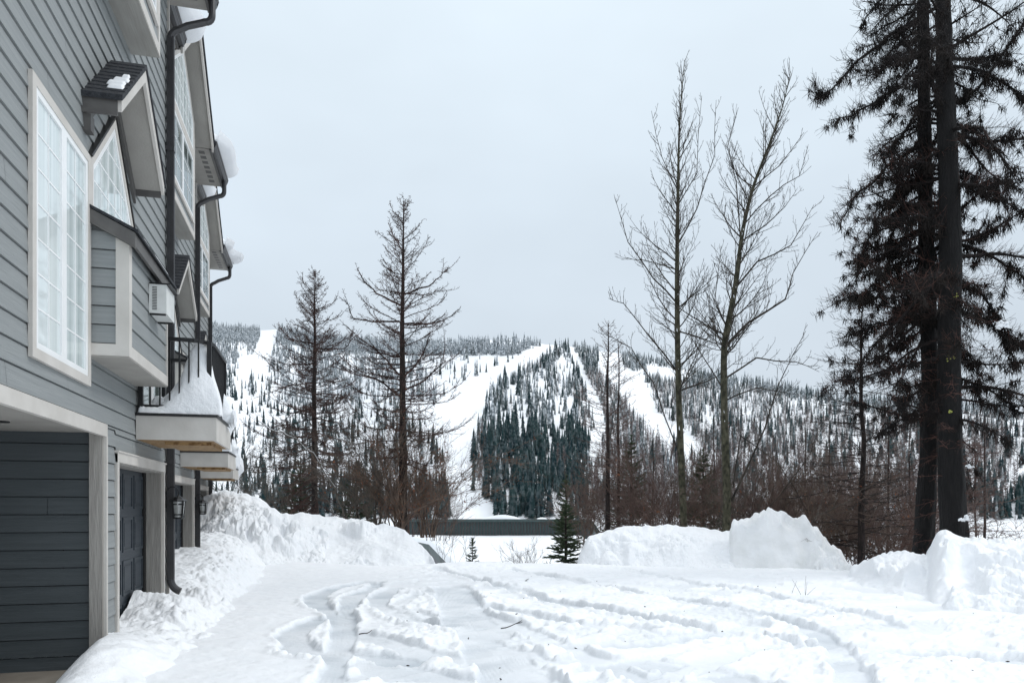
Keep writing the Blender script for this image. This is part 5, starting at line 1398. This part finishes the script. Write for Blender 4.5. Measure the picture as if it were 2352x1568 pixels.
# full cover where the candidate pool is thin: taller trees make up for it
u, v, dd, kk, hm, hp = u[sel], v[sel], dd[sel], kk[sel], hm[sel], hp[sel]
a = (u-1176)/F; TX, TY = xy(a, dd); TZ = ground(TX, TY, False)
print('far trees', len(u), np.bincount(kk, minlength=5))
TEMPL = {0: [conifer_t(5, 4, .13, s) for s in range(3)], 1: [conifer_t(7, 5, .15, 10+s) for s in range(3)], 2: [conifer_t(6, 4, .13, 20+s) for s in range(3)], 3: [bare_t(26, .15, 30+s) for s in range(3)], 4: [bare_t(24, .16, 40+s) for s in range(3)]}
BIG = {0: [conifer_t(11, 7, .14, 50+s, .4) for s in range(2)], 1: [conifer_t(13, 8, .16, 60+s, .4) for s in range(3)], 2: [conifer_t(11, 7, .14, 70+s, .4) for s in range(2)], 3: [bare_t(90, .17, 80+s) for s in range(2)], 4: [bare_t(80, .17, 90+s) for s in range(2)]}
TM = ['t_dust_haze', 't_green', 't_mid', 't_brown', 't_grey']
order = np.argsort(-(hp)*np.where((u > 480) & (u < 2352), 1, 0)); big = order[:300]; rest = order[300:]
TN = ['snowy_conifer', 'dark_conifer', 'grey_conifer', 'bare_larch', 'bare_birch']
TL = ['snow-dusted conifer among the nearest trees at the foot of the ski hill', 'dark green conifer among the nearest trees at the foot of the ski hill', 'grey-green conifer among the nearest trees at the foot of the ski hill', 'bare brown larch among the nearest trees at the foot of the ski hill', 'pale bare birch among the nearest trees at the foot of the ski hill']
TG = ['snow-dusted conifers at the foot of the ski hill', 'dark green conifers at the foot of the ski hill', 'grey-green conifers at the foot of the ski hill', 'bare larches at the foot of the ski hill', 'bare birches at the foot of the ski hill']
protos = {}
for i in big:
    kd = int(kk[i]); vi = int(rng.integers(len(BIG[kd]))); key = (kd, vi)
    if key not in protos:
        V, Fc = BIG[kd][vi]; o = mesh_obj(TN[kd], V, Fc, M[TM[kd]]); protos[key] = o
    else: o = protos[key].copy(); COL.objects.link(o)
    tag(o, TL[kd], 'tree', TG[kd]); s = float(hm[i]); o.location = (TX[i], TY[i], TZ[i]-.3); w_ = s*float(rng.uniform(.85,1.2)); o.scale = (w_, w_, s); o.rotation_euler = (0, 0, float(rng.uniform(0, 6.28)))
allV = []; allF = []; allM = []; off = 0
for kd in range(5):
    for vi, (V, Fc) in enumerate(TEMPL[kd]):
        ii = rest[(kk[rest] == kd)]; ii = ii[(np.arange(len(ii)) % 3) == vi]
        if not len(ii): continue
        th = rng.uniform(0, 6.28, len(ii)); s = hm[ii]; w_ = s*rng.uniform(.8,1.25,len(ii)); cth, sth = np.cos(th), np.sin(th)
        X_ = (V[None,:,0]*cth[:,None]-V[None,:,1]*sth[:,None])*w_[:,None]+TX[ii][:,None]
        Y_ = (V[None,:,0]*sth[:,None]+V[None,:,1]*cth[:,None])*w_[:,None]+TY[ii][:,None]
        Z_ = V[None,:,2]*s[:,None]+TZ[ii][:,None]-.3
        allV.append(np.stack([X_,Y_,Z_],-1).reshape(-1,3)); f = (Fc[None]+(np.arange(len(ii))*len(V))[:,None,None]).reshape(-1,3)+off
        allF.append(f); allM.append(np.full(len(f), kd)); off += len(ii)*len(V)
o = mesh_obj('hillside_forest', np.concatenate(allV), np.concatenate(allF), None, mats=[M[t] for t in TM], midx=np.concatenate(allM))
tag(o, 'far forest covering the slopes between the white ski runs', 'forest', kind='stuff')
